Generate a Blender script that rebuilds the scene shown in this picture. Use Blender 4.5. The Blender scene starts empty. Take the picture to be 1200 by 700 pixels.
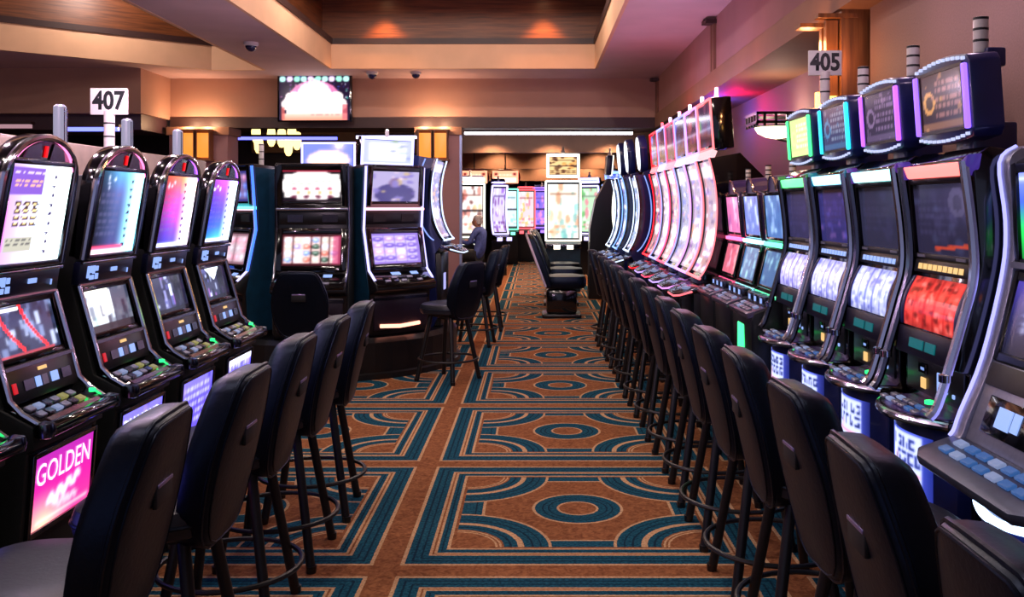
import bpy, bmesh, math, random
import numpy as np
from mathutils import Vector, Matrix
S = bpy.context.scene
COL = S.collection
PI = math.pi
random.seed(7)

# ------------------------------------------------------------------ camera
cam_d = bpy.data.cameras.new('camera'); cam = bpy.data.objects.new('camera', cam_d); COL.objects.link(cam)
cam.location = (0, 0, 1.6); cam.rotation_euler = (PI/2, 0, 0)
cam_d.sensor_width = 36; cam_d.lens = 36*1080/1200
cam_d.shift_x = -27/1200; cam_d.shift_y = -109/1200
cam_d.clip_end = 120
S.camera = cam
# ------------------------------------------------------------------ world, exposure
W = bpy.data.worlds.new('world'); S.world = W; W.use_nodes = True
W.node_tree.nodes['Background'].inputs[0].default_value = (0.52, 0.55, 0.90, 1)
W.node_tree.nodes['Background'].inputs[1].default_value = 0.32
S.view_settings.view_transform = 'Standard'; S.view_settings.look = 'None'
S.view_settings.exposure = 0.5; S.view_settings.gamma = 1.0
S.view_settings.use_curve_mapping = False
S.cycles.use_denoising = True
S.cycles.sample_clamp_indirect = 4.0
S.cycles.max_bounces = 6

# ------------------------------------------------------------------ materials
def lin(c):
    return tuple((x/12.92 if x <= .04045 else ((x+.055)/1.055)**2.4) for x in c)
MATS = {}
def mat(name, col, rough=.5, metal=0., noise=0., nscale=30., bump=0., emit=None, es=0., spec=.5, coat=0., col2=None):
    """col is sRGB 0..1"""
    if name in MATS: return MATS[name]
    m = bpy.data.materials.new(name); m.use_nodes = True
    nt = m.node_tree; b = nt.nodes['Principled BSDF']
    b.inputs['Base Color'].default_value = (*lin(col), 1)
    b.inputs['Roughness'].default_value = rough; b.inputs['Metallic'].default_value = metal
    b.inputs['Specular IOR Level'].default_value = spec
    b.inputs['Coat Weight'].default_value = coat
    if noise or bump or col2:
        tc = nt.nodes.new('ShaderNodeTexCoord'); n = nt.nodes.new('ShaderNodeTexNoise')
        n.inputs['Scale'].default_value = nscale; n.inputs['Detail'].default_value = 5
        nt.links.new(tc.outputs['Object'], n.inputs['Vector'])
        if noise or col2:
            r = nt.nodes.new('ShaderNodeValToRGB')
            c2 = col2 if col2 else tuple(max(0, x*(1-noise)) for x in col)
            r.color_ramp.elements[0].position = .3; r.color_ramp.elements[1].position = .7
            r.color_ramp.elements[0].color = (*lin(c2), 1); r.color_ramp.elements[1].color = (*lin(col), 1)
            nt.links.new(n.outputs['Fac'], r.inputs['Fac']); nt.links.new(r.outputs['Color'], b.inputs['Base Color'])
        if bump:
            bp = nt.nodes.new('ShaderNodeBump'); bp.inputs['Strength'].default_value = bump; bp.inputs['Distance'].default_value = .004
            nt.links.new(n.outputs['Fac'], bp.inputs['Height']); nt.links.new(bp.outputs['Normal'], b.inputs['Normal'])
    if emit:
        b.inputs['Emission Color'].default_value = (*lin(emit), 1); b.inputs['Emission Strength'].default_value = es
    MATS[name] = m
    return m
def glow(name, col, s): return mat('glow_'+name, tuple(x*.4 for x in col), .3, emit=col, es=s)
def screen_mat(strength):
    k = 'screen_%.2f' % strength
    if k in MATS: return MATS[k]
    m = bpy.data.materials.new(k); m.use_nodes = True; nt = m.node_tree; b = nt.nodes['Principled BSDF']
    b.inputs['Base Color'].default_value = (.01, .01, .012, 1); b.inputs['Roughness'].default_value = .12
    a = nt.nodes.new('ShaderNodeAttribute'); a.attribute_name = 'picture'
    nt.links.new(a.outputs['Color'], b.inputs['Emission Color']); b.inputs['Emission Strength'].default_value = strength
    MATS[k] = m
    return m
def wood_mat(name, c1, c2, axis=0, scale=3.):
    m = bpy.data.materials.new(name); m.use_nodes = True; nt = m.node_tree; b = nt.nodes['Principled BSDF']
    tc = nt.nodes.new('ShaderNodeTexCoord'); mp = nt.nodes.new('ShaderNodeMapping')
    sc = [14*scale]*3 if axis == 2 else [.8*scale, .8*scale, 14*scale]
    if axis == 2: sc[2] = .8*scale
    mp.inputs['Scale'].default_value = sc
    n = nt.nodes.new('ShaderNodeTexNoise'); n.inputs['Scale'].default_value = 1; n.inputs['Detail'].default_value = 6
    r = nt.nodes.new('ShaderNodeValToRGB')
    r.color_ramp.elements[0].position = .32; r.color_ramp.elements[1].position = .68
    r.color_ramp.elements[0].color = (*lin(c1), 1); r.color_ramp.elements[1].color = (*lin(c2), 1)
    nt.links.new(tc.outputs['Object'], mp.inputs['Vector']); nt.links.new(mp.outputs['Vector'], n.inputs['Vector'])
    nt.links.new(n.outputs['Fac'], r.inputs['Fac']); nt.links.new(r.outputs['Color'], b.inputs['Base Color'])
    b.inputs['Roughness'].default_value = .45
    MATS[name] = m
    return m

# shader expressions: Python arithmetic that writes Math nodes
class X:
    nt = None
    def __init__(s, sock): s.s = sock
    @staticmethod
    def op(o, *a):
        n = X.nt.nodes.new('ShaderNodeMath'); n.operation = o
        for i, v in enumerate(a):
            if isinstance(v, X): X.nt.links.new(v.s, n.inputs[i])
            else: n.inputs[i].default_value = v
        return X(n.outputs[0])
    def __add__(s, o): return X.op('ADD', s, o)
    __radd__ = __add__
    def __sub__(s, o): return X.op('SUBTRACT', s, o)
    def __rsub__(s, o): return X.op('SUBTRACT', o, s)
    def __mul__(s, o): return X.op('MULTIPLY', s, o)
    __rmul__ = __mul__
    def gt(s, o): return X.op('GREATER_THAN', s, o)
    def lt(s, o): return X.op('LESS_THAN', s, o)
    def abs(s): return X.op('ABSOLUTE', s)
    def between(s, a, b): return s.gt(a)*s.lt(b)
def xmin(a, b): return X.op('MINIMUM', a, b)
def xmax(a, b): return X.op('MAXIMUM', a, b)
def hyp(a, b): return X.op('SQRT', a*a+b*b)

def carpet_mat():
    m = bpy.data.materials.new('patterned_carpet'); m.use_nodes = True; nt = m.node_tree; X.nt = nt
    b = nt.nodes['Principled BSDF']; b.inputs['Roughness'].default_value = .95; b.inputs['Specular IOR Level'].default_value = .1
    tc = nt.nodes.new('ShaderNodeTexCoord'); sp = nt.nodes.new('ShaderNodeSeparateXYZ')
    nt.links.new(tc.outputs['Object'], sp.inputs[0])
    nz = nt.nodes.new('ShaderNodeTexNoise'); nz.inputs['Scale'].default_value = 60; nz.inputs['Detail'].default_value = 3
    nt.links.new(tc.outputs['Object'], nz.inputs['Vector'])
    wob = (X(nz.outputs['Fac'])-.5)*.008
    PX, PY = 1.77, 1.67
    def wrap(v, c, p): return X.op('PINGPONG', v-(c-50*p), p/2.) if False else (X.op('FLOORED_MODULO', v-c+p/2., p)-p/2.).abs()
    ax = wrap(X(sp.outputs[0]), .2245, PX)+wob; ay = wrap(X(sp.outputs[1]), 4.87, PY)+wob
    e = xmin(.825-ax, .775-ay)                     # depth inside the panel
    r = hyp(.605-ax, .555-ay); c = hyp(ax, ay)
    inner = e.gt(.22); outer = 1-inner; strip = e.lt(0.)
    frame = outer*(1-strip)
    disc_in = r.lt(.46)*inner
    mid = inner*(1-disc_in)
    teal_f = frame*(e.between(.018, .115)+e.between(.15, .19))
    dark_f = frame*(e.between(.045, .055)+e.between(.08, .088)+e.between(.165, .172))
    tan_f = frame*(e.lt(.018)+e.between(.115, .128)+e.between(.138, .15)+e.between(.19, .205))
    teal_c = disc_in*(r.between(.33, .445)+r.between(.235, .30))
    dark_c = disc_in*(r.between(.365, .375)+r.between(.405, .412)+r.between(.262, .272))
    tan_c = disc_in*(r.gt(.445)+r.between(.30, .33)+r.between(.195, .205)+r.between(.215, .225))
    bar = mid*xmax(ax.gt(.50), ay.gt(.475)); bar_t = mid*xmax(ax.between(.485, .50), ay.between(.462, .475))
    ring = mid*c.between(.11, .225); ring_d = mid*(c.between(.15, .158)+c.between(.18, .188)); ring_t = mid*(c.between(.225, .24)+c.between(.098, .11))
    bar_d = mid*ax.between(.53, .537)
    clamp = lambda v: xmin(v, 1.)
    teal = clamp(teal_f+teal_c+bar+ring); dark = clamp(dark_f+dark_c+ring_d+bar_d); tan = clamp(tan_f+tan_c+bar_t+ring_t)
    def ramp(scale, a, bcol, det=4, dist=0.):
        n = nt.nodes.new('ShaderNodeTexNoise'); n.inputs['Scale'].default_value = scale; n.inputs['Detail'].default_value = det; n.inputs['Distortion'].default_value = dist
        nt.links.new(tc.outputs['Object'], n.inputs['Vector'])
        q = nt.nodes.new('ShaderNodeValToRGB'); q.color_ramp.elements[0].position = .35; q.color_ramp.elements[1].position = .65
        q.color_ramp.elements[0].color = (*lin(a), 1); q.color_ramp.elements[1].color = (*lin(bcol), 1)
        nt.links.new(n.outputs['Fac'], q.inputs['Fac']); return q.outputs['Color']
    def mix(f, a, bb):
        n = nt.nodes.new('ShaderNodeMix'); n.data_type = 'RGBA'
        nt.links.new(f.s, n.inputs[0]); nt.links.new(a, n.inputs[6]); nt.links.new(bb, n.inputs[7]); return n.outputs[2]
    orange = ramp(28, (.44, .26, .16), (.60, .39, .25), 5, 1.5)
    tealc = ramp(70, (.04, .20, .27), (.11, .34, .42))
    darkc = ramp(70, (.03, .13, .20), (.05, .18, .26))
    tanc = ramp(80, (.66, .50, .36), (.80, .66, .50))
    col = mix(teal, orange, tealc); col = mix(dark, col, darkc); col = mix(tan, col, tanc)
    nt.links.new(col, b.inputs['Base Color'])
    bp = nt.nodes.new('ShaderNodeBump'); bp.inputs['Strength'].default_value = .5; bp.inputs['Distance'].default_value = .004
    n2 = nt.nodes.new('ShaderNodeTexNoise'); n2.inputs['Scale'].default_value = 350
    nt.links.new(tc.outputs['Object'], n2.inputs['Vector'])
    nt.links.new(n2.outputs['Fac'], bp.inputs['Height']); nt.links.new(bp.outputs['Normal'], b.inputs['Normal'])
    return m

leather = mat('black_leather', (.030, .045, .085), .38, noise=.25, nscale=60, bump=.25, spec=.34)
for _m in (leather,): _m.node_tree.nodes['Principled BSDF'].inputs['Specular Tint'].default_value = (.42, .58, 1., 1)
seatlth = mat('seat_leather', (.11, .12, .17), .42, noise=.2, nscale=60, bump=.25)
blackm = mat('black_metal', (.06, .06, .07), .4, noise=.2, nscale=40)
blackp = mat('black_plastic', (.06, .06, .075), .3, noise=.15, nscale=30)
blackg = mat('black_gloss', (.03, .03, .045), .12, noise=.1, nscale=10, coat=.5)
cabgrey = mat('cabinet_grey', (.11, .13, .135), .55, noise=.25, nscale=50)
cabblue = mat('cabinet_blue', (.09, .13, .36), .3, noise=.2, nscale=10, coat=.4)
cabteal = mat('cabinet_teal', (.06, .22, .32), .35, noise=.2, nscale=12)
chrome = mat('chrome', (.82, .82, .88), .16, 1., noise=.05, nscale=20)
darkchrome = mat('dark_chrome', (.42, .42, .48), .2, 1., noise=.1, nscale=20)
silver = mat('silver_grey', (.58, .59, .68), .35, .6, noise=.08, nscale=60)
whitep = mat('white_plastic', (.85, .83, .82), .4, noise=.05, nscale=40)
signw = mat('sign_white', (.88, .87, .86), .5, noise=.03, nscale=40)
signk = mat('sign_black', (.05, .07, .09), .5, noise=.1, nscale=40)
paint_soffit = mat('ceiling_paint', (.80, .68, .69), .8, noise=.05, nscale=2.5, bump=.05)
paint_cream = mat('cream_paint', (.88, .70, .55), .75, noise=.06, nscale=2.5)
paint_tan = mat('tan_paint', (.70, .54, .46), .8, noise=.06, nscale=2.)
paint_mauve = mat('mauve_paint', (.64, .47, .46), .8, noise=.07, nscale=2.)
paint_wall = mat('brown_wall_vinyl', (.50, .38, .355), .7, noise=.12, nscale=120, bump=.2)
paint_beam = mat('beam_brown', (.52, .36, .28), .7, noise=.08, nscale=3.)
band_dark = mat('dark_band', (.22, .12, .11), .5, noise=.15, nscale=8.)
wall_dark = mat('dark_wall', (.26, .17, .17), .7, noise=.15, nscale=2.)
woodp = wood_mat('wood_panel', (.33, .17, .08), (.50, .28, .14), 0)
woody = wood_mat('wood_panel_long', (.33, .17, .08), (.50, .28, .14), 1)
woodz = wood_mat('wood_post', (.38, .22, .10), (.58, .36, .18), 2)
divider_m = mat('divider_laminate', (.50, .44, .38), .5, noise=.12, nscale=20)

# ------------------------------------------------------------------ geometry helpers
class MB:
    def __init__(s): s.v = []; s.f = []
    def add(s, vs, fs):
        n = len(s.v); s.v += [tuple(p) for p in vs]; s.f += [tuple(i+n for i in q) for q in fs]; return s
    def box(s, x0, x1, y0, y1, z0, z1):
        vs = [(x, y, z) for z in (z0, z1) for y in (y0, y1) for x in (x0, x1)]
        return s.add(vs, [(0, 2, 3, 1), (4, 5, 7, 6), (0, 1, 5, 4), (2, 6, 7, 3), (0, 4, 6, 2), (1, 3, 7, 5)])
    def loft(s, rings, cap=True, closed=True):
        n = len(rings[0]); vs = [p for r in rings for p in r]; fs = []
        m = n if closed else n-1
        for k in range(len(rings)-1):
            for i in range(m):
                j = (i+1) % n
                fs.append((k*n+i, k*n+j, (k+1)*n+j, (k+1)*n+i))
        if cap: fs += [tuple(range(n))[::-1], tuple(range((len(rings)-1)*n, len(rings)*n))]
        return s.add(vs, fs)
    def prism(s, yz, x0, x1): return s.loft([[(x0, y, z) for y, z in yz], [(x1, y, z) for y, z in yz]])
    def ext_z(s, xy, z0, z1): return s.loft([[(x, y, z0) for x, y in xy], [(x, y, z1) for x, y in xy]])
    def tube(s, pts, r, n=8, cap=True, closed=False):
        P = [Vector(p) for p in pts]; rings = []; up = Vector((0, 0, 1)); N = len(P)
        for i, p in enumerate(P):
            a = P[i-1] if i > 0 else (P[-1] if closed else p); c = P[i+1] if i < N-1 else (P[0] if closed else p)
            t = (c-a).normalized()
            ref = up if abs(t.z) < .9 else Vector((1, 0, 0))
            if i == 0 or True:
                if i == 0: u = t.cross(ref).normalized()
                else:
                    u = (u-t*u.dot(t)); u = u.normalized() if u.length > 1e-6 else t.cross(ref).normalized()
            w = t.cross(u); rr = r[i] if isinstance(r, (list, tuple)) else r
            rings.append([p+(u*math.cos(2*PI*k/n)+w*math.sin(2*PI*k/n))*rr for k in range(n)])
        if closed: rings.append(rings[0]); cap = False
        return s.loft(rings, cap)
    def lathe(s, prof, c=(0, 0, 0), n=16):
        return s.loft([[(c[0]+r*math.cos(2*PI*k/n), c[1]+r*math.sin(2*PI*k/n), c[2]+z) for k in range(n)] for r, z in prof])
    def build(s, name, m, parent=None, smooth=False, bevel=0, seg=2, auto=True):
        me = bpy.data.meshes.new(name); me.from_pydata(s.v, [], s.f); me.materials.append(m)
        bm = bmesh.new(); bm.from_mesh(me)
        bmesh.ops.remove_doubles(bm, verts=bm.verts, dist=1e-5)
        bmesh.ops.recalc_face_normals(bm, faces=bm.faces)
        if bevel:
            es = [e for e in bm.edges if len(e.link_faces) == 2 and e.calc_face_angle(0) > .5]
            bmesh.ops.bevel(bm, geom=es, offset=bevel, segments=seg, profile=.5, affect='EDGES', clamp_overlap=True)
        for f in bm.faces: f.smooth = smooth or bool(bevel)
        for e in bm.edges:
            if len(e.link_faces) == 2 and e.calc_face_angle(0) > .7: e.smooth = False
        bm.to_mesh(me); bm.free()
        return link(name, me, parent)
def link(name, me, parent=None):
    o = bpy.data.objects.new(name, me); COL.objects.link(o)
    if parent: o.parent = parent
    return o
class Pl:
    """A tilted plane in a machine's side view, from (y0,z0) up to (y1,z1); u along x, v along the plane, o out of it."""
    def __init__(s, y0, z0, y1, z1):
        s.o = (y0, z0); L = math.hypot(y1-y0, z1-z0); s.L = L; s.up = ((y1-y0)/L, (z1-z0)/L); s.n = (-s.up[1], s.up[0])
    def p(s, u, v, o=0): return (u, s.o[0]+s.up[0]*v+s.n[0]*o, s.o[1]+s.up[1]*v+s.n[1]*o)
    def ext(s, mb, pts, o0, o1): return mb.loft([[s.p(u, v, o0) for u, v in pts], [s.p(u, v, o1) for u, v in pts]])
    def slab(s, mb, u0, u1, v0, v1, o0, o1): return s.ext(mb, [(u0, v0), (u1, v0), (u1, v1), (u0, v1)], o0, o1)
    def frame(s, mb, u0, u1, v0, v1, w, o0, o1):
        s.slab(mb, u0, u0+w, v0, v1, o0, o1); s.slab(mb, u1-w, u1, v0, v1, o0, o1)
        s.slab(mb, u0+w, u1-w, v0, v0+w, o0, o1); return s.slab(mb, u0+w, u1-w, v1-w, v1, o0, o1)
def screen(name, fn, cv, strength, parent):
    """a picture surface: grid of points fn(s,t), each carrying a colour of the canvas cv (H x W x 3, row 0 = bottom)"""
    H, Wd, _ = cv.shape
    vs = [fn(i/(Wd-1), j/(H-1)) for j in range(H) for i in range(Wd)]
    fs = [(j*Wd+i, j*Wd+i+1, (j+1)*Wd+i+1, (j+1)*Wd+i) for j in range(H-1) for i in range(Wd-1)]
    me = bpy.data.meshes.new(name); me.from_pydata(vs, [], fs)
    a = me.color_attributes.new('picture', 'FLOAT_COLOR', 'POINT')
    c = np.clip(cv.reshape(-1, 3), 0, 3); c = np.where(c <= .04045, c/12.92, ((c+.055)/1.055)**2.4)
    a.data.foreach_set('color', np.concatenate([c, np.ones((len(c), 1))], 1).astype(np.float32).ravel())
    me.materials.append(screen_mat(strength))
    return link(name, me, parent)
def pscreen(name, pl, u0, u1, v0, v1, o, cv, strength, parent):
    return screen(name, lambda s, t: pl.p(u0+(u1-u0)*s, v0+(v1-v0)*t, o), cv, strength, parent)
def text_mesh(body, size, fn, m, name, parent, bold=.012, depth=.0, sx=1., shear=0.):
    cu = bpy.data.curves.new('lettering', 'FONT'); cu.body = body; cu.size = size; cu.align_x = 'CENTER'; cu.align_y = 'CENTER'
    cu.offset = bold*size; cu.resolution_u = 3; cu.shear = shear
    o = bpy.data.objects.new('lettering', cu); COL.objects.link(o)
    bpy.context.view_layer.update()
    me = bpy.data.meshes.new_from_object(o.evaluated_get(bpy.context.evaluated_depsgraph_get()))
    bpy.data.objects.remove(o); bpy.data.curves.remove(cu)
    for v in me.vertices: v.co = fn(v.co.x*sx, v.co.y)
    me.materials.clear(); me.materials.append(m)
    return link(name, me, parent)
def empty(name, loc, rz=0):
    o = bpy.data.objects.new(name, None); COL.objects.link(o); o.location = loc; o.rotation_euler = (0, 0, rz)
    o.empty_display_size = .1; return o
def tag(o, label, cat, group=None, kind=None):
    o['label'] = label; o['category'] = cat
    if group: o['group'] = group
    if kind: o['kind'] = kind
    return o
def struct(o, label=None, cat=None):
    o['kind'] = 'structure'
    if label: o['label'] = label; o['category'] = cat
    return o
def copy_tree(o, parent=None):
    c = o.copy(); COL.objects.link(c); c.parent = parent
    for ch in list(o.children): copy_tree(ch, c)
    return c
def spline(pts, n=6):
    P = [Vector((*p, 0)) if len(p) == 2 else Vector(p) for p in pts]; out = []
    for i in range(len(P)-1):
        a = P[max(i-1, 0)]; b = P[i]; c = P[i+1]; d = P[min(i+2, len(P)-1)]
        for k in range(n):
            t = k/n
            q = .5*((2*b)+(-a+c)*t+(2*a-5*b+4*c-d)*t*t+(-a+3*b-3*c+d)*t**3)
            out.append(tuple(q)[:len(pts[0])])
    out.append(tuple(pts[-1])); return out
def along(poly, t):
    L = [0]
    for i in range(len(poly)-1): L.append(L[-1]+math.dist(poly[i], poly[i+1]))
    d = max(0, min(1, t))*L[-1]
    for i in range(len(poly)-1):
        if d <= L[i+1]+1e-9:
            f = (d-L[i])/max(1e-9, L[i+1]-L[i]); return tuple(a+(b-a)*f for a, b in zip(poly[i], poly[i+1]))
    return poly[-1]
def point_light(name, loc, col, power, r=.05, spot=None, aim=None, blend=.6):
    d = bpy.data.lights.new(name, 'SPOT' if spot else 'POINT'); d.color = lin(col); d.energy = power; d.shadow_soft_size = r
    if spot: d.spot_size = spot; d.spot_blend = blend
    o = bpy.data.objects.new(name, d); COL.objects.link(o); o.location = loc
    if aim: o.rotation_euler = (Vector(aim)-Vector(loc)).to_track_quat('-Z', 'Y').to_euler()
    return o

# ------------------------------------------------------------------ pictures for the screens (numpy canvases, row 0 = bottom)
def cv(w, h, c=(0, 0, 0)): a = np.zeros((h, w, 3)); a[:] = c; return a
def YX(a):
    h, w, _ = a.shape; return np.meshgrid(np.linspace(0, 1, h), np.linspace(0, 1, w), indexing='ij')
def rect(a, x0, y0, x1, y1, c, al=1.):
    Y, Xx = YX(a); m = ((Xx >= x0) & (Xx <= x1) & (Y >= y0) & (Y <= y1)); a[m] = a[m]*(1-al)+np.array(c)*al
def disc(a, x, y, rx, ry, c, al=1.):
    Y, Xx = YX(a); m = ((Xx-x)/rx)**2+((Y-y)/ry)**2 <= 1; a[m] = a[m]*(1-al)+np.array(c)*al
def gradv(a, cols, x0=0, x1=1, y0=0, y1=1):
    Y, Xx = YX(a); t = np.clip((Y-y0)/(y1-y0), 0, 1)*(len(cols)-1); i = np.minimum(t.astype(int), len(cols)-2); f = (t-i)[..., None]
    C = np.array(cols); g = C[i]*(1-f)+C[i+1]*f; m = (Xx >= x0) & (Xx <= x1) & (Y >= y0) & (Y <= y1); a[m] = g[m]
def gradh(a, cols, al=None):
    Y, Xx = YX(a); t = Xx*(len(cols)-1); i = np.minimum(t.astype(int), len(cols)-2); f = (t-i)[..., None]
    C = np.array(cols); a[:] = C[i]*(1-f)+C[i+1]*f
def speck(a, rs, n, cols, smin=.02, smax=.06, x0=0, y0=0, x1=1, y1=1, al=.9):
    for _ in range(n):
        c = cols[rs.randint(len(cols))]; x = rs.uniform(x0, x1); y = rs.uniform(y0, y1); r = rs.uniform(smin, smax)
        disc(a, x, y, r, r*rs.uniform(.6, 1.6), c, al)
def lines(a, rs, x0, x1, y0, y1, n, c, al=.8):
    for k in range(n):
        y = y0+(y1-y0)*(k+.5)/n; x = x0
        while x < x1:
            l = rs.uniform(.03, .1); rect(a, x, y-.22*(y1-y0)/n, min(x+l, x1), y+.22*(y1-y0)/n, c, al); x += l+.03
def blur(a, k=1):
    for _ in range(k):
        p = np.pad(a, ((1, 1), (1, 1), (0, 0)), mode='edge')
        a = (p[1:-1, 1:-1]*2+p[:-2, 1:-1]+p[2:, 1:-1]+p[1:-1, :-2]+p[1:-1, 2:])/6
    return a

# ------------------------------------------------------------------ the room
CZ = 3.53                                   # soffit
o = MB().box(-14, 7, -5, 42, -.05, 0).build('floor', carpet_mat()); struct(o, 'orange and teal patterned casino carpet with square panels', 'floor')

m = MB()
m.box(.85, 1.95, -5, 14.1, CZ, CZ+.04)                              # strip beside the right wall
m.box(-3.86, -2.87, -5, 12.95, CZ, CZ+.04)                          # strip between the two coffers
m.box(-3.86, .85, 12.95, 14.1, CZ, CZ+.04)
m.ext_z([(-3.86, 13.1), (-3.86, 14.1), (-14, 14.1), (-14, 5.1), (-6.6, 11.4), (-4.6, 13.1)], CZ, CZ+.04)
ceil = m.build('ceiling', paint_soffit); struct(ceil, 'pinkish painted dropped ceiling around the recessed coffers', 'ceiling')
def wallstrip(name, path, z0, z1, th, mt, closed=False, off=0):
    """vertical boards that follow a plan path (thickness to the left of the direction)"""
    mb = MB()
    for a, b in zip(path[:-1], path[1:]):
        d = Vector((b[0]-a[0], b[1]-a[1], 0)).normalized(); n = Vector((-d.y, d.x, 0))
        e_ = max(0, -off); A = Vector((*a, 0))+n*off-d*e_; B = Vector((*b, 0))+n*off+d*e_
        mb.loft([[A+Vector((0, 0, z0)), A+n*th+Vector((0, 0, z0)), A+n*th+Vector((0, 0, z1)), A+Vector((0, 0, z1))],
                 [B+Vector((0, 0, z0)), B+n*th+Vector((0, 0, z0)), B+n*th+Vector((0, 0, z1)), B+Vector((0, 0, z1))]])
    return mb.build(name, mt)
main = [(.85, -5), (.85, 12.95), (-2.87, 12.95), (-2.87, -5)]         # direction keeps the coffer on the left; boards go outward
leftc = [(-3.86, -5), (-3.86, 13.1), (-4.6, 13.1), (-6.6, 11.4), (-14, 5.1)]
n = 0
for path, w_ in ((main, 'wide'), (leftc, 'side')):
    n += 1; o = wallstrip('trim_%d' % n, path, CZ-.006, 3.87, -.04, paint_cream, off=.008); struct(o, 'cream fascia edge of the %s ceiling coffer' % w_, 'ceiling trim')
    n += 1; o = wallstrip('trim_%d' % n, path, 3.87, 3.95, -.22, band_dark, off=.03); struct(o, 'dark wooden ledge inside the %s ceiling coffer' % w_, 'ceiling trim')
    n += 1; o = wallstrip('trim_%d' % n, path, 3.95, 4.55, -.04, woodp if w_ == 'wide' else woody, off=-.16); struct(o, 'stained wood lining of the %s ceiling coffer' % w_, 'ceiling trim')
o = MB().box(-14, 1.95, -5, 14.1, 4.55, 4.6).build('ceiling_coffer', mat('coffer_top', (.30, .18, .12), .8, noise=.1, nscale=3)); struct(o, 'dark brown top of the ceiling coffers', 'ceiling')
m = MB()
for k, x in enumerate((-2.2, -1.0, .2)): m.box(x-.06, x+.06, 9.2, 9.26, 4.45, 4.55)
# back fascia above the wide openings and its dark lower band
o = MB().box(-5.54, 1.95, 14, 14.2, 2.94, CZ).build('wall_back_fascia', paint_tan); struct(o, 'tan bulkhead above the openings, with a mounted screen', 'wall')
n += 1; o = MB().box(-5.54, 1.95, 13.98, 14.22, 2.78, 2.94).build('trim_%d' % n, band_dark); struct(o, 'dark band along the lower edge of the tan bulkhead', 'trim')
o = MB().box(-14, -5.54, 12.95, 14.2, 2.90, CZ).build('wall_left_bulkhead', paint_tan); struct(o, 'boxed tan bulkhead over the area behind sign 407', 'wall')
n += 1; o = MB().box(-14, -5.6, 13.1, 14.2, 2.68, 2.90).build('trim_%d' % n, mat('plum_band', (.24, .13, .17), .5, noise=.1, nscale=6)); struct(o, 'plum band below the boxed bulkhead', 'trim')
# columns
for k, (x0, x1) in enumerate(((-5.5, -4.62), (-1.78, -1.13))):
    o = MB().box(x0, x1, 13.85, 14.35, 0, 2.78).build('column_%d' % (k+1), paint_mauve, bevel=.01); struct(o, ('broad mauve column behind the row of arched machines', 'mauve column beside the passage')[k], 'column')
    MB().box(x0-.03, x1+.03, 13.82, 14.38, 0, .14).build('plinth', band_dark, o)
    MB().box(x0-.03, x1+.03, 13.82, 14.38, 2.66, 2.78).build('capital', paint_beam, o)
MB().box(-1.135, -1.10, 13.84, 13.90, 0, 2.78).build('edge_strip', mat('pale_blue_trim', (.62, .68, .85), .3, .3, noise=.05), o)
# right side: bulkhead, recessed wall, near wall
o = MB().box(1.85, 1.95, -5, 14.1, 2.98, CZ).build('wall_right_bulkhead', paint_mauve); struct(o, 'mauve bulkhead along the top of the right side', 'wall')
n += 1; o = MB().box(1.82, 2.5, -5, 14.1, 2.78, 2.98).build('trim_%d' % n, paint_beam); struct(o, 'brown beam running along under the mauve bulkhead', 'beam')
o = MB().box(2.4, 2.5, 5.5, 14.1, 0, 2.78).build('wall_right_recess', paint_wall); struct(o, 'brown recessed wall lit pink behind the curved machines', 'wall')
o = MB().box(2.0, 2.5, -5, 5.5, 0, 2.78).build('wall_right', paint_wall); struct(o, 'textured brown wall behind the machines with lit toppers', 'wall')
n += 1; o = MB().box(1.9, 7, 14.1, 14.2, 0, CZ).build('wall_back_right', wall_dark); struct(o)
# pilasters on the bulkhead
for k, y in enumerate((9.5, 13.85)):
    n += 1
    t = MB().box(1.82, 1.85, y-.09, y-.02, 2.98, 3.46).box(1.82, 1.85, y+.03, y+.10, 2.98, 3.48).build('trim_%d' % n, paint_beam); struct(t, ('thin twin pilaster midway along the mauve bulkhead', 'thin twin pilaster where the mauve bulkhead meets the back')[k], 'pilaster')
    MB().box(1.74, 1.85, y-.12, y-.0, 3.46, 3.50).box(1.74, 1.85, y+.01, y+.13, 3.48, 3.52).build('cap', band_dark, t)
# far room
o = MB().box(-14, 7, 14.2, 42, 3.15, 3.2).build('ceiling_far', mat('far_ceiling', (.34, .23, .17), .8, noise=.1, nscale=2)); struct(o, 'brown ceiling of the room beyond the opening', 'ceiling')
for k, (y, z) in enumerate(((19.5, 2.72), (23, 2.52), (28, 2.35))):
    n += 1; o = MB().box(-6, 6, y, y+.25, z, 3.15).build('trim_%d' % n, mat('far_fascia', (.50, .36, .27), .7, noise=.1, nscale=3)); struct(o, ('first', 'second', 'third')[k]+' brown stepped bulkhead in the room beyond', 'bulkhead')
o = MB().box(-14, 7, 41.9, 42, 0, 3.2).build('wall_far', wall_dark); struct(o, 'dark far wall of the room beyond', 'wall')
o = MB().box(6.9, 7, 14.2, 42, 0, 3.2).build('wall_far_right', wall_dark); struct(o)
o = MB().box(-14, -13.9, -5, 42, 0, 4.6).build('wall_left', wall_dark); struct(o)
o = MB().box(-13.9, -1.75, 19.9, 20.0, 0, 3.15).build('wall_bar_back', mat('bar_wall', (.15, .10, .13), .5, noise=.2, nscale=3)); struct(o, 'dark wall behind the bar', 'wall')
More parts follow.
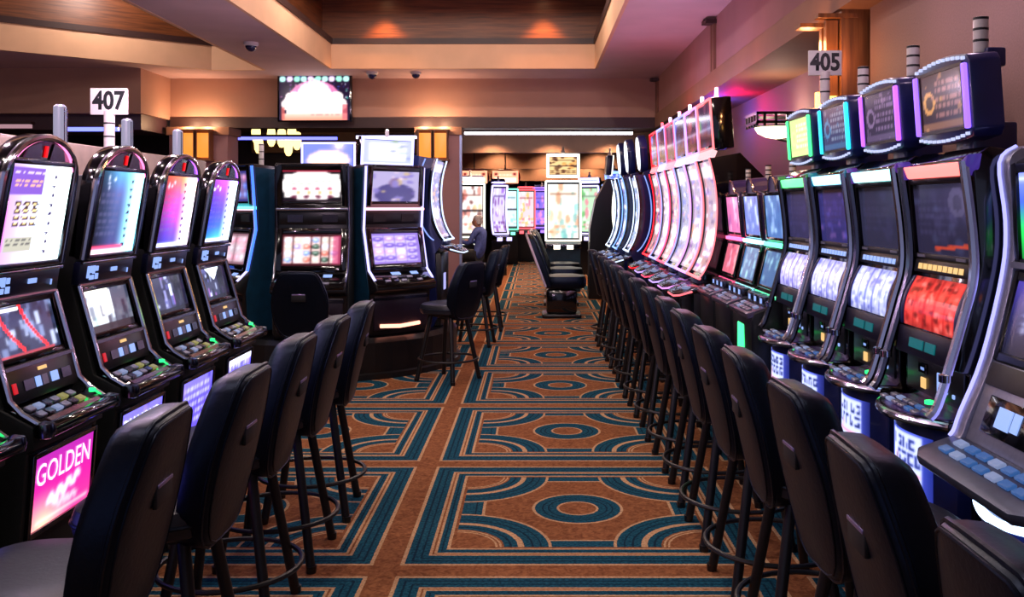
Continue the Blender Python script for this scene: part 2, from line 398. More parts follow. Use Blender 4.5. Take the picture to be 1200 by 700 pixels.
# light strips under the far bulkheads
def strip_light(x0, x1, y, z, col, s, label, name='cove_light'):
    r = empty(name, (x0, y, z)); MB().box(0, x1-x0, -.02, .05, 0, .05).build('diffuser', glow('strip_'+label[:9].replace(' ', '_'), col, s), r)
    MB().box(-.02, x1-x0+.02, -.03, .08, .05, .09).build('housing', band_dark, r); tag(r, label, 'light strip'); return r
strip_light(-1.55, 2.0, 18.9, 3.06, (.95, .93, 1.), 7, 'white light strip across the passage opening')
strip_light(-5.4, -3.55, 16.5, 2.78, (.35, .36, .95), 3, 'blue violet light strip over the bar')
strip_light(-3.2, -2.0, 16.5, 2.80, (.80, .78, .98), 4, 'pale light strip right of the bar')
strip_light(-10, -6.9, 12.6, 2.66, (.55, .42, .45), 1.2, 'dim mauve light strip left of sign 407')
strip_light(-6.5, -5.7, 12.6, 2.62, (.35, .38, .95), 3, 'short blue light strip beside sign 407')
# downlights: trim ring, lens and the lamp
def downlight(x, y, z, label, power, col=(1., .91, .87), spot=1.7, aim=None, r=.06, group=None, blend=.6):
    t = empty('downlight', (x, y, z))
    MB().lathe([(.10, 0), (.10, -.012), (.07, -.012), (.07, 0)], n=20).build('trim_ring', whitep, t)
    MB().lathe([(.068, -.004), (.068, -.008)], n=20).build('lens', glow('downlight_lens', (1., .85, .65), 6), t)
    tag(t, label, 'downlight', group)
    l = point_light('downlight_lamp', (x, y, z-.03), col, power, r, spot, aim or (x, y, 0), blend); l.parent = t; l.location = (0, 0, -.03)
for i, x in enumerate((-2.13, .12)):
    downlight(x, 12.86, 4.55, ('left', 'right')[i]+' recessed downlight washing the wood at the back of the coffer', 110, (1., .66, .36), 1.5)
for x in (-2.3, -1.0, .3):
    for y in (1.5, 4.5, 7.5, 10.5):
        downlight(x, y, 4.55, 'round recessed downlight in the top of the wide coffer', 55, spot=3.08, blend=.12, group='coffer downlights')
downlight(-5.3, 11.6, 4.55, 'round recessed downlight near the slanted side coffer wall', 70, spot=3.0, blend=.12)
for x in (-7.5, -5.5):
    for y in (3., 7.):
        downlight(x, y, 4.55, 'round recessed downlight in the top of the side coffer', 55, spot=3.08, blend=.12, group='side coffer downlights')
for y, z, q in ((16.2, 3.15, 110), (19.1, 3.15, 150), (22.6, 3.15, 120), (27.6, 3.15, 150)):  # nearest row is added to brighten the passage; the others wash bulkheads
    for x in (-.9, .35, 1.6):
        downlight(x, y, z, 'small downlight washing a stepped bulkhead in the far room', q, (1., .80, .64), 2.2, group='far room downlights')
# half domes of the cameras on the soffit
def dome(x, y, label, s=1.):
    t = empty('dome_camera', (x, y, CZ))
    MB().lathe([(.085*s, 0), (.085*s, -.03*s), (.07*s, -.045*s)], n=20).build('mount', whitep, t, smooth=True)
    MB().lathe([(.068*s*math.cos(a), -.04*s-.068*s*math.sin(a)) for a in [PI/2*k/6 for k in range(6)]]+[(.004, -.108*s)], n=20).build('dome', mat('smoked_dome', (.10, .12, .30), .08, coat=1., noise=.1), t, smooth=True)
    tag(t, label, 'camera')
dome(-3.36, 10.9, 'white dome camera on the strip between the coffers')
dome(-2.35, 13.3, 'small dome camera above the wall screen')
dome(-1.72, 13.3, 'dark dome camera above the passage column', .9)
# amber box sconces with uplight
amber = glow('amber_glass', (1., .58, .22), .9)
def column_sconce(x, y, z, label, power=9):
    t = empty('wall_sconce', (x, y, z))
    for s in (-1, 1):
        MB().box(s*.115-.09, s*.115+.09, -.16, -.01, -.18, .18).build('amber_glass', amber, t, bevel=.006)
        for q in (-1, 1): MB().box(s*.115+q*.095-.008, s*.115+q*.095+.008, -.17, 0, -.21, .21).build('wood_fin', woodz, t)
    MB().box(-.24, .24, -.18, 0, .21, .235).build('cap', woodz, t); MB().box(-.24, .24, -.18, 0, -.235, -.21).build('bottom_plate', woodz, t)
    tag(t, label, 'sconce')
    for s in (-1, 1):
        l = point_light('sconce_lamp', (0, 0, 0), (1., .80, .62), power, .03); l.parent = t; l.location = (s*.14, -.10, .30)
column_sconce(-5.05, 13.85, 2.50, 'amber twin glass sconce on the broad column')
column_sconce(-1.52, 13.85, 2.50, 'amber twin glass sconce on the passage column')
# tall wooden sconce at the end of the recess
t = empty('wall_sconce', (1.86, 5.62, 2.2))
MB().box(-.02, .16, -.08, .10, 0, .62).build('post', woodz, t, bevel=.006)
MB().box(-.10, -.03, -.05, -.0, .05, .52).build('fin', woodz, t); MB().box(-.10, -.03, .04, .09, .05, .50).build('fin', woodz, t)
MB().box(-.16, .08, -.09, .0, .53, .555).build('cap', woodz, t); MB().box(-.24, .0, .01, .13, .49, .515).build('cap', woodz, t)
for k in range(3): MB().box(-.12, -.04, -.07+.065*k, -.02+.065*k, -.04, .06+.02*k).build('amber_glass', glow('amber_bright', (1., .72, .32), 4), t)
tag(t, 'stepped wooden sconce with amber glass beside sign 405', 'sconce')
l = point_light('sconce_lamp', (0, 0, 0), (1., .70, .45), 4, .04); l.parent = t; l.location = (-.16, -.12, .25)
l = point_light('sconce_lamp', (0, 0, 0), (1., .70, .45), 4, .04); l.parent = t; l.location = (-.14, .2, .40)
# bowl lamp on the recessed wall
t = empty('bowl_lamp', (2.4, 8.3, 2.30))
MB().lathe([(.02, -.10), (.10, -.085), (.17, -.05), (.20, .0), (.19, .0), (.15, -.04), (.02, -.08)], (-.22, 0, 0), 24).build('bowl', glow('bowl_glass', (1., .92, .75), 3.0), t, smooth=True)
mb = MB()
for z in (.02, .10): mb.box(-.46, 0, -.24, -.21, z, z+.025).box(-.46, 0, .21, .24, z, z+.025).box(-.46, -.43, -.24, .24, z, z+.025)
mb.build('frame', blackm, t)
for k in range(5): MB().box(-.46, -.44, -.22+.1*k, -.20+.1*k, .0, .12).build('upright', blackm, t)
for k in range(4): MB().box(-.40+.1*k, -.38+.1*k, -.24, -.22, .0, .12).build('upright', blackm, t)
MB().box(-.03, .0, -.1, .1, -.12, .16).build('back_plate', blackm, t)
MB().tube([(0, 0, -.10), (-.12, 0, -.12), (-.22, 0, -.10)], .012).build('arm', blackm, t, smooth=True)
tag(t, 'white glass bowl lamp in a dark lattice frame on the recessed wall', 'wall lamp')
l = point_light('bowl_lamp_bulb', (0, 0, 0), (1., .86, .75), 5, .06); l.parent = t; l.location = (-.22, 0, .12)

# ------------------------------------------------------------------ slot machine pieces
def reels_pic(w, h, seed, bg, frame, cols, nx=5, ny=3, sym=.36):
    rs = np.random.RandomState(seed); a = cv(w, h, frame)
    for i in range(nx):
        x0 = .04+.92*i/nx; x1 = .04+.92*(i+1)/nx-.02
        rect(a, x0, .08, x1, .92, bg)
        for j in range(ny):
            c = cols[rs.randint(len(cols))]; y = .08+.84*(j+.5)/ny
            disc(a, (x0+x1)/2, y, (x1-x0)*sym*1.1, .84/ny*sym, c); disc(a, (x0+x1)/2-.01, y+.02, (x1-x0)*sym*.5, .84/ny*sym*.45, tuple(min(1.2, q+.35) for q in c))
    return a
def streak_pic(w, h, seed, base, cols, n=40):
    rs = np.random.RandomState(seed); a = cv(w, h, base)
    for _ in range(n):
        c = cols[rs.randint(len(cols))]; x = rs.rand(); y = rs.rand(); ww = rs.uniform(.02, .10); hh = rs.uniform(.08, .35)
        rect(a, x, y, x+ww, y+hh, c, rs.uniform(.5, 1))
    return blur(a)
def ceiling_fill(parent, loc, col, pw):  # point light added above a signal lamp to brighten the ceiling
    l = point_light('lamp_light', (0, 0, 0), col, pw, .03); l.parent = parent; l.location = loc
def candle(parent, x, y, z, h=.17, r=.026, style='band', top=None, pw=0):
    if style == 'band':
        c = MB().lathe([(r*.9, 0), (r, .005), (r, h-.01), (r*.9, h)], (x, y, z), 16).build('signal_lamp', whitep, parent, smooth=True)
        for f in (.30, .62, .92): MB().lathe([(r*1.04, h*f), (r*1.04, h*f+.009)], (x, y, z), 16).build('band', signk, c, smooth=True)
    else:
        c = MB().lathe([(r, 0), (r, h*.42), (r*.98, h*.44)], (x, y, z), 14).build('signal_lamp', darkchrome, parent, smooth=True)
        MB().lathe([(r, h*.44), (r, h*.97), (r*.6, h)], (x, y, z), 14).build('lens', glow(top or 'lamp_clear', (.80, .80, .92), .30), c, smooth=True)
        for q in (-1, 1): MB().box(x+q*r*.45-.002, x+q*r*.45+.002, y-r*1.03, y-r*.9, z, z+h*.95).build('rib', darkchrome, c)
    if pw: ceiling_fill(parent, (x, y, z+h+.22), (.95, .80, .92), pw)
    return c
def buttons(pl, parent, us, vs, sx, sv, o, mats, h=.012):
    k = 0
    for v in vs:
        for u in us:
            mb = MB(); pl.slab(mb, u-sx/2, u+sx/2, v-sv/2, v+sv/2, o, o+h); mb.build('button', mats[k % len(mats)], parent, bevel=.003, seg=1); k += 1
btn_y = glow('button_yellow', (.8, .78, .45), .25); btn_w = glow('button_white', (.7, .78, 1.), .28); btn_b = glow('button_blue', (.30, .52, .85), .28)
btn_r = glow('button_red', (1., .1, .15), .4); btn_g = glow('button_green', (.15, 1., .45), 1.8)
disp_w = glow('display_white', (.58, .70, 1.), .8); disp_t = glow('display_teal', (.08, .62, .66), .22)
disp_a = glow('display_amber', (1., .80, .50), .7)

# ---- arched machines of the left row
def arched(x, y, rz, pic, reel, belly, rim, label, words=None):
    t = empty('slot_machine', (x, y, 0), rz); w = .272
    prof = [(.22, 0), (.22, 1.72), (-.16, 1.72), (-.135, 1.39), (-.12, 1.285), (-.205, .94), (-.31, .885), (-.315, .81), (-.29, .80), (-.265, .48), (-.24, .10), (-.22, 0)]
    MB().prism(prof, -w, w).build('cabinet', cabgrey, t, bevel=.006)
    up = Pl(-.145, 1.39, -.205, 1.74)
    arch = [(w, 0), (w, .30)]+[(w*math.cos(q), .30+.16*math.sin(q)) for q in [PI*k/14 for k in range(1, 14)]]+[(-w, .30), (-w, 0)]
    mb = MB(); up.ext(mb, arch, -.045, .012); hd = mb.build('arched_head', blackg, t, bevel=.006)
    ao = [(w-.005, .0)]+[(w-.005, .1), (w-.005, .2)]+[((w-.005)*math.cos(q), .30+.155*math.sin(q)) for q in [PI*k/20 for k in range(21)]]+[(-w+.005, .2), (-w+.005, .1), (-w+.005, 0)]
    MB().tube([up.p(u, v, .014) for u, v in ao], .013, 8).build('arch_trim', chrome, hd, smooth=True)
    MB().tube([up.p(u*.90, v*.975+.004, .016) for u, v in ao[2:-2]], .004, 6).build('light_line', glow('rim_'+rim[0], rim[1], 1.6), hd, smooth=True)
    mb = MB(); up.slab(mb, -.009, .009, .385, .425, .012, .018); mb.build('red_badge', glow('badge_red', (.95, .05, .08), .8), hd)
    for q in (-1, 1):
        mb = MB(); up.ext(mb, [(q*.03, .37), (q*.16, .37), (q*.13, .415), (q*.05, .435)], .012, .017); mb.build('mirror_inlay', darkchrome, hd)
    mb = MB(); up.frame(mb, -.245, .245, .0, .375, .018, .01, .024); mb.build('glass_frame', darkchrome, t, bevel=.004)
    pscreen('upper_glass', up, -.228, .228, .017, .358, .016, pic, 2.1, t)
    mid = Pl(-.12, 1.285, -.135, 1.39)
    mb = MB(); mid.slab(mb, -w, w, .005, .095, -.01, .022); ip = mb.build('info_panel', mat('navy_panel', (.07, .09, .22), .3, noise=.1), t, bevel=.005)
    for u0, u1, v0, v1, mm in ((-.205, -.185, .03, .078, disp_w), (-.178, -.160, .05, .078, disp_w), (-.155, -.135, .045, .078, disp_w), (-.178, -.140, .022, .040, disp_w), (-.125, -.105, .055, .075, disp_w), (-.125, -.100, .022, .045, disp_w), (.03, .09, .045, .062, disp_w), (.205, .211, .03, .05, disp_w)):
        mb = MB(); mid.slab(mb, u0, u1, v0, v1, .022, .026); mb.build('display', mm, ip)
    mb = MB(); mid.slab(mb, -w, w, .088, .10, .02, .034); mb.build('chrome_strip', chrome, ip, bevel=.003)
    lo = Pl(-.205, .94, -.12, 1.285)
    mb = MB(); lo.frame(mb, -.25, .25, .13, .345, .022, .0, .02); mb.build('reel_frame', blackg, t, bevel=.004)
    pscreen('reel_glass', lo, -.228, .228, .152, .325, .008, reel, 1.8, t)
    for q in (-1, 1):
        MB().tube([lo.p(q*.258, .35, .02), lo.p(q*.258, .16, .026), lo.p(q*.26, .02, .03), (q*.262, -.27, .925), (q*.258, -.325, .89)], .011, 8).build('chrome_rail', chrome, t, smooth=True)
    MB().tube([lo.p(-.258, .35, .02), lo.p(.258, .35, .02)], .009, 8).build('chrome_rail', chrome, t, smooth=True)
    mb = MB(); lo.slab(mb, -.25, .25, .0, .128, .0, .03); lp = mb.build('lower_panel', blackp, t, bevel=.006)
    mb = MB(); lo.slab(mb, -.25, .25, .112, .124, .03, .036); mb.build('chrome_strip', darkchrome, lp)
    for u0, u1, mm in ((-.225, -.20, btn_r), (-.15, -.08, darkchrome), (-.065, -.03, disp_w), (-.02, .02, silver), (.05, .10, disp_w), (.13, .20, darkchrome)):
        mb = MB(); lo.slab(mb, u0, u1, .035, .07, .03, .034); mb.build('slot_plate', mm, lp)
    mb = MB(); lo.slab(mb, -.03, .03, .088, .1, .03, .034); mb.build('logo_plate', disp_a, lp)
    dk = Pl(-.335, .885, -.205, .945)
    mb = MB(); dk.slab(mb, -.262, .262, -.015, .14, -.03, .004); d = mb.build('button_deck', blackg, t, bevel=.008)
    buttons(dk, d, [-.19+.06*k for k in range(6)], [.045, .085], .045, .028, .004, [silver, darkchrome, btn_w, silver, darkchrome, btn_y, silver, btn_w, darkchrome, silver, btn_y, silver])
    mb = MB(); dk.slab(mb, -.20, .20, -.005, .02, .004, .010); mb.build('deck_plate', mat('copper_plate', (.55, .36, .36), .25, .9, noise=.2), d)
    mb = MB(); mb.tube([(-.275, -.335, .872), (-.268, -.352, .872), (.268, -.352, .872), (.275, -.335, .872)], .026, 10); mb.build('arm_bolster', blackg, t, smooth=True)
    for q in (-1, 1): MB().lathe([(.001, -.03), (.03, -.022), (.036, 0), (.03, .022), (.001, .03)], (q*.262, -.345, .875), 12).build('bolster_end', darkchrome, t, smooth=True)
    mb = MB(); mb.lathe([(.012, 0), (.012, .012), (.001, .014)], (.21, -.30, .918), 10); mb.build('button', btn_g, d, smooth=True)
    be = Pl(-.268, .50, -.292, .80)
    mb = MB(); be.frame(mb, -.25, .25, .01, .29, .018, -.002, .014); mb.build('belly_frame', darkchrome, t, bevel=.003)
    bg = pscreen('belly_glass', be, -.232, .232, .028, .272, .006, belly, 1.5, t)
    if words:
        for (body, size, u, v, col, sh) in words:
            text_mesh(body, size, lambda a_, b_, u=u, v=v: be.p(a_+u, b_+v, .0085), glow('letters_'+col[0], col[1], col[2]), 'lettering', bg, bold=.006, shear=sh)
    MB().box(-w+.02, w-.02, -.235, -.20, .02, .12).build('kick_plate', blackm, t)
    candle(t, .0, .05, 1.72, .30, .026, 'clear', pw=13); t.scale = (.87, 1, 1)
    tag(t, label, 'slot machine', 'arched slot machines of the left row'); return t
def arched_pic(kind):
    rs = np.random.RandomState(kind+11); w, h = 44, 48; a = cv(w, h)
    Y, Xx = YX(a)
    if kind == 0:
        gradh(a, [(.60, .48, .66), (.66, .58, .74), (.80, .76, .90), (.78, .88, 1.), (1.1, 1.1, 1.1), (.95, 1.1, 1.08)])
        rect(a, .03, .70, .55, .96, (.38, .26, .58)); lines(a, rs, .10, .52, .76, .86, 2, (.85, .62, .42)); lines(a, rs, .08, .55, .88, .95, 1, (.75, .7, .8))
        for j in range(4):
            for i in range(3): disc(a, .2+.13*i, .60-.07*j, .055, .028, (.22, .16, .16)); disc(a, .2+.13*i, .605-.07*j, .03, .012, (.8, .7, .5))
        rect(a, .08, .12, .50, .26, (.55, .54, .50)); lines(a, rs, .1, .48, .14, .25, 3, (.2, .2, .22)); rect(a, .0, .12, .05, .65, (.75, .3, .75), .6)
    else:
        cols = {1: [(.25, .22, .42), (.22, .25, .42), (.24, .28, .45), (.30, .34, .55), (.30, .55, .75)], 2: [(.25, .28, .75), (.45, .25, .80), (.80, .25, .78), (.90, .30, .55), (.95, .42, .30)], 3: [(.25, .70, .85), (.20, .35, .95), (.28, .25, .95), (.45, .25, .90), (.72, .28, .85)]}[kind]
        gradv(a, cols); lft = {1: .25, 2: .5, 3: .65}[kind]
        a *= (lft+(1-lft)*np.clip(Xx*2.4, 0, 1))[..., None]
        glowx = np.clip((Xx-.50)/.28, 0, 1)[..., None]; tint = {1: np.array((.62, .98, 1.05)), 2: np.array((1.1, 1., 1.1)), 3: np.array((.95, 1.05, 1.15))}[kind]
        a[:] = a*(1-glowx**1.5)+tint*glowx**1.5
        if kind == 2: m = (glowx[..., 0] > 0); a[m] = a[m]*.75+.25*np.where(Y[m][:, None] > .75, np.array((1.1, .7, .3)), a[m])
        lines(a, rs, .08, .5, .2, .75, 7, (.35, .33, .48), .5); speck(a, rs, 4, [(.9, .9, 1.)], .015, .03, .05, .8, .4, .92)
        if kind == 1: rect(a, 0, .0, .8, .05, (1., .85, .9)); rect(a, 0, .05, .7, .09, (.9, .25, .4))
        if kind != 1: rect(a, 0, 0, .8, .05, (.85, .9, 1.1))
    a = blur(a) if kind else a
    for k in range(9): disc(a, .73-(.02*k if kind > 1 else 0)*.6, .10+.098*k, .034, .021, (.20, .16, .30))
    return a
rs = np.random.RandomState(5)
def lreel(kind):
    rs = np.random.RandomState(kind+40)
    if kind == 0:
        a = streak_pic(44, 34, 8, (.14, .16, .26), [(.55, .62, .80), (.25, .28, .42), (.75, .8, .92), (.08, .08, .14), (.4, .45, .6), (.1, .1, .16)], 55)
        for x0, c in ((.12, .42), (.48, .75)):
            for k in range(30):
                tt = k/29; disc(a, x0+.30*tt**1.6, 1-.92*tt, .022, .03, (1.0, .12, .12))
        rect(a, 0, .9, .45, .96, (.95, .95, 1.)); rect(a, 0, 0, .9, .04, (.8, .2, .2), .6); return a
    if kind == 1:
        a = streak_pic(44, 34, 9, (.75, .78, .82), [(1.1, 1.1, 1.05), (.9, .95, 1.), (.25, .28, .35), (.55, .7, .7), (1.1, 1.1, 1.1), (.1, .1, .16)], 45); rect(a, .6, 0, 1, 1, (.08, .09, .16), .75); rect(a, 0, 0, 1, .16, (.08, .06, .08), .9); rect(a, .05, .86, .55, .97, (1.1, 1.1, 1.)); return a
    a = streak_pic(44, 34, 10+kind, (.16, .16, .26), [(.55, .55, .78), (.85, .9, 1.05), (.06, .06, .1), (.3, .3, .55), (.5, .3, .6)], 38); rect(a, .62, 0, 1, 1, (.05, .05, .1), .8); rect(a, 0, 0, 1, .12, (.06, .05, .08), .9)
    if kind == 3:
        for k in range(12): rect(a, .25+.02*k, .95-.03*k, .75-.02*k, 1-.03*k, (.95, 1., 1.05))
    return a
def lbelly(kind):
    rs = np.random.RandomState(kind+70); a = cv(40, 26)
    if kind == 0:
        gradv(a, [(.90, .20, .50), (.72, .10, .52), (.58, .12, .56)]); Y, Xx = YX(a)
        g = np.clip(1-np.hypot((Xx-.2)/.5, (Y-.05)/.5), 0, 1)[..., None]; a[:] = a*(1-g)+np.array((1.15, .75, .6))*g
        
        for k in range(60):
            q = k/59; disc(a, .28+.5*q, .30+.16*q+.07*math.sin(q*22), .035, .035, (1.1, .85, .9), .8)
            disc(a, .40+.35*q, .20+.05*math.sin(q*25), .025, .03, (1.1, .7, .75), .7)
        rect(a, .08, .05, .95, .10, (1.1, .85, .8), .9); return blur(a)
    gradv(a, [(.35, .28, .95), (.28, .22, .80), (.45, .42, 1.)]); lines(a, rs, .08, .92, .1, .9, {1: 5, 2: 5, 3: 4}[kind], (.80, .82, 1.1)); speck(a, rs, 8, [(.2, .15, .6), (.6, .5, 1.)], .04, .09, al=.6)
    if kind == 3: rect(a, 0, .85, 1, 1, (.95, .95, 1.1))
    return blur(a)
LX = -1.925
arched(LX, 2.57, PI/2, arched_pic(3), lreel(2), lbelly(2), ('blue', (.5, .5, 1.)), 'arched machine cut off by the left picture edge, only its deck corner showing')
arched(LX, 3.2, PI/2, arched_pic(0), lreel(0), lbelly(0), ('pink', (1., .5, .75)), 'arched machine with magenta belly glass lettered GOLDEN and white paytable',
       [('GOLDEN', .104, 0, .205, ('pale', (1., .74, .92), 1.5), 0)])
arched(LX, 3.83, PI/2, arched_pic(1), lreel(1), lbelly(1), ('pink', (1., .5, .75)), 'arched machine with cyan-edged dark paytable and violet DIAMOND belly glass',
       [('DIAMOND', .085, 0, .21, ('ice', (.85, .86, 1.), 1.8), 0)])
arched(LX, 4.46, PI/2, arched_pic(2), lreel(2), lbelly(2), ('violet', (.7, .4, 1.)), 'arched machine whose paytable fades from orange to magenta')
arched(LX, 5.09, PI/2, arched_pic(3), lreel(3), lbelly(3), ('violet', (.7, .4, 1.)), 'arched machine whose paytable fades from purple to blue')

# ---- machines with square lit toppers, right row
def topper_machine(x, y, rz, bar, side, tscr, upic, rpic, bpic, label, cand='band', words=None):
    t = empty('slot_machine', (x, y, 0), rz); w = .265
    prof = [(.25, 0), (.25, 1.74), (-.10, 1.80), (-.155, 1.76), (-.125, 1.40), (-.135, 1.345), (-.19, 1.14), (-.205, 1.04), (-.165, 1.03), (-.165, .90), (-.15, .86), (-.15, .10), (-.15, 0)]
    MB().prism(prof, -w, w).build('cabinet', blackg, t, bevel=.006)
    def plan(wd, y0, b, n=12): return [(-wd, .1), (-wd, y0)]+[(wd*q, y0-b*(1-q*q)) for q in [-1+2*k/n for k in range(1, n)]]+[(wd, y0), (wd, .1)]
    MB().ext_z(plan(.245, -.20, .085), .10, .835).build('lower_body', cabblue, t, bevel=.006)
    MB().ext_z(plan(.235, -.17, .07), .0, .10).build('kick_plate', blackm, t)
    d = MB().ext_z(plan(.262, -.235, .12), .835, .868).build('button_deck', blackg, t, bevel=.010)
    MB().ext_z(plan(.22, -.225, .11), .868, .872).build('deck_plate', mat('violet_plate', (.50, .42, .72), .25, .7, noise=.15), d)
    MB().tube([(q*.262, -.232-.12*(1-q*q), .856) for q in [-1+2*k/16 for k in range(17)]], .013, 8).build('deck_rim', chrome, d, smooth=True)
    dk = Pl(-.315, .873, -.19, .885)
    buttons(dk, d, [-.14+.056*k for k in range(6)], [.02, .06], .042, .024, .0, [silver, btn_w, silver, silver, btn_b, silver])
    mb = MB(); mb.lathe([(.016, 0), (.016, .012), (.001, .016)], (.03, -.20, .885), 12); mb.build('button', btn_g, d, smooth=True)
    rec = Pl(-.168, .90, -.168, 1.03)
    mb = MB(); rec.slab(mb, -.235, .235, .0, .135, -.01, .004); rp = mb.build('bill_panel', blackp, t, bevel=.004)
    for u0, u1, v0, v1, mm in ((-.10, -.06, .02, .06, disp_a), (-.12, -.05, .075, .115, blackg), (.04, .075, .03, .10, disp_w), (.082, .12, .035, .10, disp_w), (.16, .175, .03, .045, disp_w), (-.10, -.065, .085, .10, disp_w)):
        mb = MB(); rec.slab(mb, u0, u1, v0, v1, .004, .010); mb.build('display', mm, rp, bevel=.002, seg=1)
    dg = Pl(-.205, 1.04, -.192, 1.135)
    mb = MB(); dg.slab(mb, -.24, .24, .0, .10, -.005, .01); gp = mb.build('digit_panel', mat('digit_panel', (.08, .07, .16), .3, noise=.2), t, bevel=.004)
    for u0, u1 in ((-.12, .0), (.02, .10)):
        mb = MB(); dg.slab(mb, u0, u1, .03, .065, .01, .014); mb.build('display', disp_t, gp)
    # convex reel window
    arc = [(-.192-.018*math.sin(PI*k/10), 1.145+.185*k/10+(.055-.0)*0) for k in range(11)]; arc = [(yy+.05*k/10, zz) for k, (yy, zz) in enumerate(arc)]
    screen('reel_window', lambda s, q: ((-.215+.43*s), *along(arc, q)), rpic, 1.35, t)
    for q in (-1, 1): MB().prism([(yy-.006, zz) for yy, zz in arc]+[(-.05, 1.34), (-.05, 1.14)], q*.228-.013, q*.228+.013).build('reel_cheek', cabblue, t, bevel=.004)
    hd = Pl(-.136, 1.345, -.127, 1.40)
    mb = MB(); hd.slab(mb, -.235, .235, .0, .05, -.005, .012); sb = mb.build('speaker_bar', blackp, t, bevel=.004)
    for k in range(9):
        mb = MB(); hd.slab(mb, -.19+.042*k, -.16+.042*k, .012, .034, .012, .015); mb.build('led', disp_w if 'red' not in bar[0] else disp_a, sb)
    up = Pl(-.125, 1.40, -.157, 1.755)
    mb = MB(); up.frame(mb, -.245, .245, .0, .30, .02, -.005, .016); mb.build('bezel', blackp, t, bevel=.004)
    pscreen('upper_screen', up, -.226, .226, .02, .285, .004, upic, 1.0, t)
    for u0, u1 in ((-.205, -.14), (.12, .19)):
        mb = MB(); up.slab(mb, u0, u1, .006, .016, .016, .019); mb.build('name_plate', silver, t)
    mb = MB(); up.ext(mb, [(-.21, .305), (.21, .305), (.245, .352), (-.245, .352)], .0, .03); mb.build('light_bar', glow('bar_'+bar[0], bar[1], 2.2), t, bevel=.006)
    for q in (-1, 1):
        MB().tube(spline([(q*.258, -.30, .885), (q*.262, -.27, .93), (q*.262, -.225, 1.08), (q*.262, -.185, 1.22), (q*.262, -.150, 1.36), (q*.262, -.155, 1.52), (q*.262, -.185, 1.75)], 4), .017, 8).build('chrome_rail', darkchrome if q < 0 else chrome, t, smooth=True)
        mb = MB(); up.ext(mb, [(q*.245, .30), (q*.275, .33), (q*.30, .375), (q*.245, .355)], -.02, .03); mb.build('wing_tip', glow('wing_'+side[0], tuple(c*.8 for c in side[1]), .25), t, bevel=.004)
        MB().lathe([(.001, -.02), (.022, -.012), (.022, .012), (.001, .02)], (q*.262, -.245, 1.02), 10).build('rail_joint', chrome, t, smooth=True)
    # belly glass on the bowed front
    screen('belly_glass', lambda s, q: (-.17+.34*s, -.2025-.085*(1-((-.17+.34*s)/.245)**2), .56+.23*q), bpic, 1.05, t)
    if words:
        for body, size, v, col in words:
            text_mesh(body, size, lambda a_, b_, v=v: (a_, -.2045-.085*(1-(a_/.245)**2), v+b_), col, 'lettering', t, bold=.01)
    # topper
    tp = empty('topper', (0, 0, 0)); tp.parent = t
    MB().box(-.07, .07, -.06, .10, 1.76, 1.90).build('neck', cabblue, t, bevel=.01)
    T = Pl(-.13, 1.835, -.15, 2.12); tw = .225
    ou = [(-tw+.02, .0)]+[(q*(tw-.02), -.014*(1-q*q)) for q in [-.6, -.2, .2, .6]]+[(tw-.02, 0), (tw, .03), (tw, .26), (tw-.02, .285)]+[(q*(tw-.02), .285+.016*(1-q*q)) for q in [.6, .2, -.2, -.6]]+[(-tw+.02, .285), (-tw, .26), (-tw, .03)]
    mb = MB(); T.ext(mb, ou, -.11, .0); bx = mb.build('housing', cabblue, t, bevel=.008); bx.name = 'topper'
    bpy.data.objects.remove(tp)
    for q in (-1, 1):
        mb = MB(); T.slab(mb, q*.20-.013, q*.20+.013, .03, .255, .0, .016); mb.build('side_light', glow('side_'+side[0], side[1], 1.8), bx, bevel=.006)
    for k in range(11):
        q = -1+2*k/10
        for v in (.273+.015*(1-q*q), .013-.014*(1-q*q)):
            mb = MB(); T.slab(mb, q*.19-.0065, q*.19+.0065, v-.0055, v+.0055, .0, .010); mb.build('led', glow('led_white', (.78, .82, 1.), .75), bx)
    mb = MB(); T.frame(mb, -.18, .18, .03, .262, .012, .0, .008); mb.build('screen_frame', blackp, bx)
    pscreen('topper_screen', T, -.168, .168, .042, .25, .004, tscr, 1.2, bx)
    MB().box(-.05, .05, .0, .07, 2.10, 2.17).build('lamp_mount', cabblue, t, bevel=.01)
    if cand: candle(t, .0, .0, 2.155, .13, .026, pw=2.5)
    tag(t, label, 'slot machine', 'machines with square lit toppers'); return t
def dark_ui(seed, base, cols, n=10):
    rs = np.random.RandomState(seed); a = cv(36, 32, base); lines(a, rs, .08, .75, .25, .8, 5, cols[0], .5); speck(a, rs, n, cols, .03, .09, al=.35); rect(a, 0, .93, 1, 1, (.02, .02, .03)); return blur(a)
def wave_reel(seed, base, hi, lo):
    rs = np.random.RandomState(seed); a = cv(48, 34, base)
    for i in range(5):
        x = .01+.198*i; rect(a, x, 0, x+.165, 1, hi, .75)
        for j in range(26):
            xx = x+rs.uniform(0, .13); yy = rs.rand(); c = [lo, base, tuple(min(1.25, q+.25) for q in hi), hi][rs.randint(4)]
            disc(a, xx+.02, yy, rs.uniform(.012, .05), rs.uniform(.02, .08), c, rs.uniform(.4, .9))
    a = blur(a); Y, Xx = YX(a); a *= (1-.45*np.abs(Y-.55)**1.5*2)[..., None]
    return a
def rtop(seed, bg, cols, circ):
    rs = np.random.RandomState(seed); a = cv(30, 26, bg); lines(a, rs, .35, .95, .2, .9, 5, cols[0], .8)
    disc(a, .2, .5, .15, .2, cols[1]); disc(a, .2, .5, .09, .12, bg); speck(a, rs, 10, cols, .02, .05, al=.6); rect(a, .03, .03, .97, .14, cols[1], .5); return a
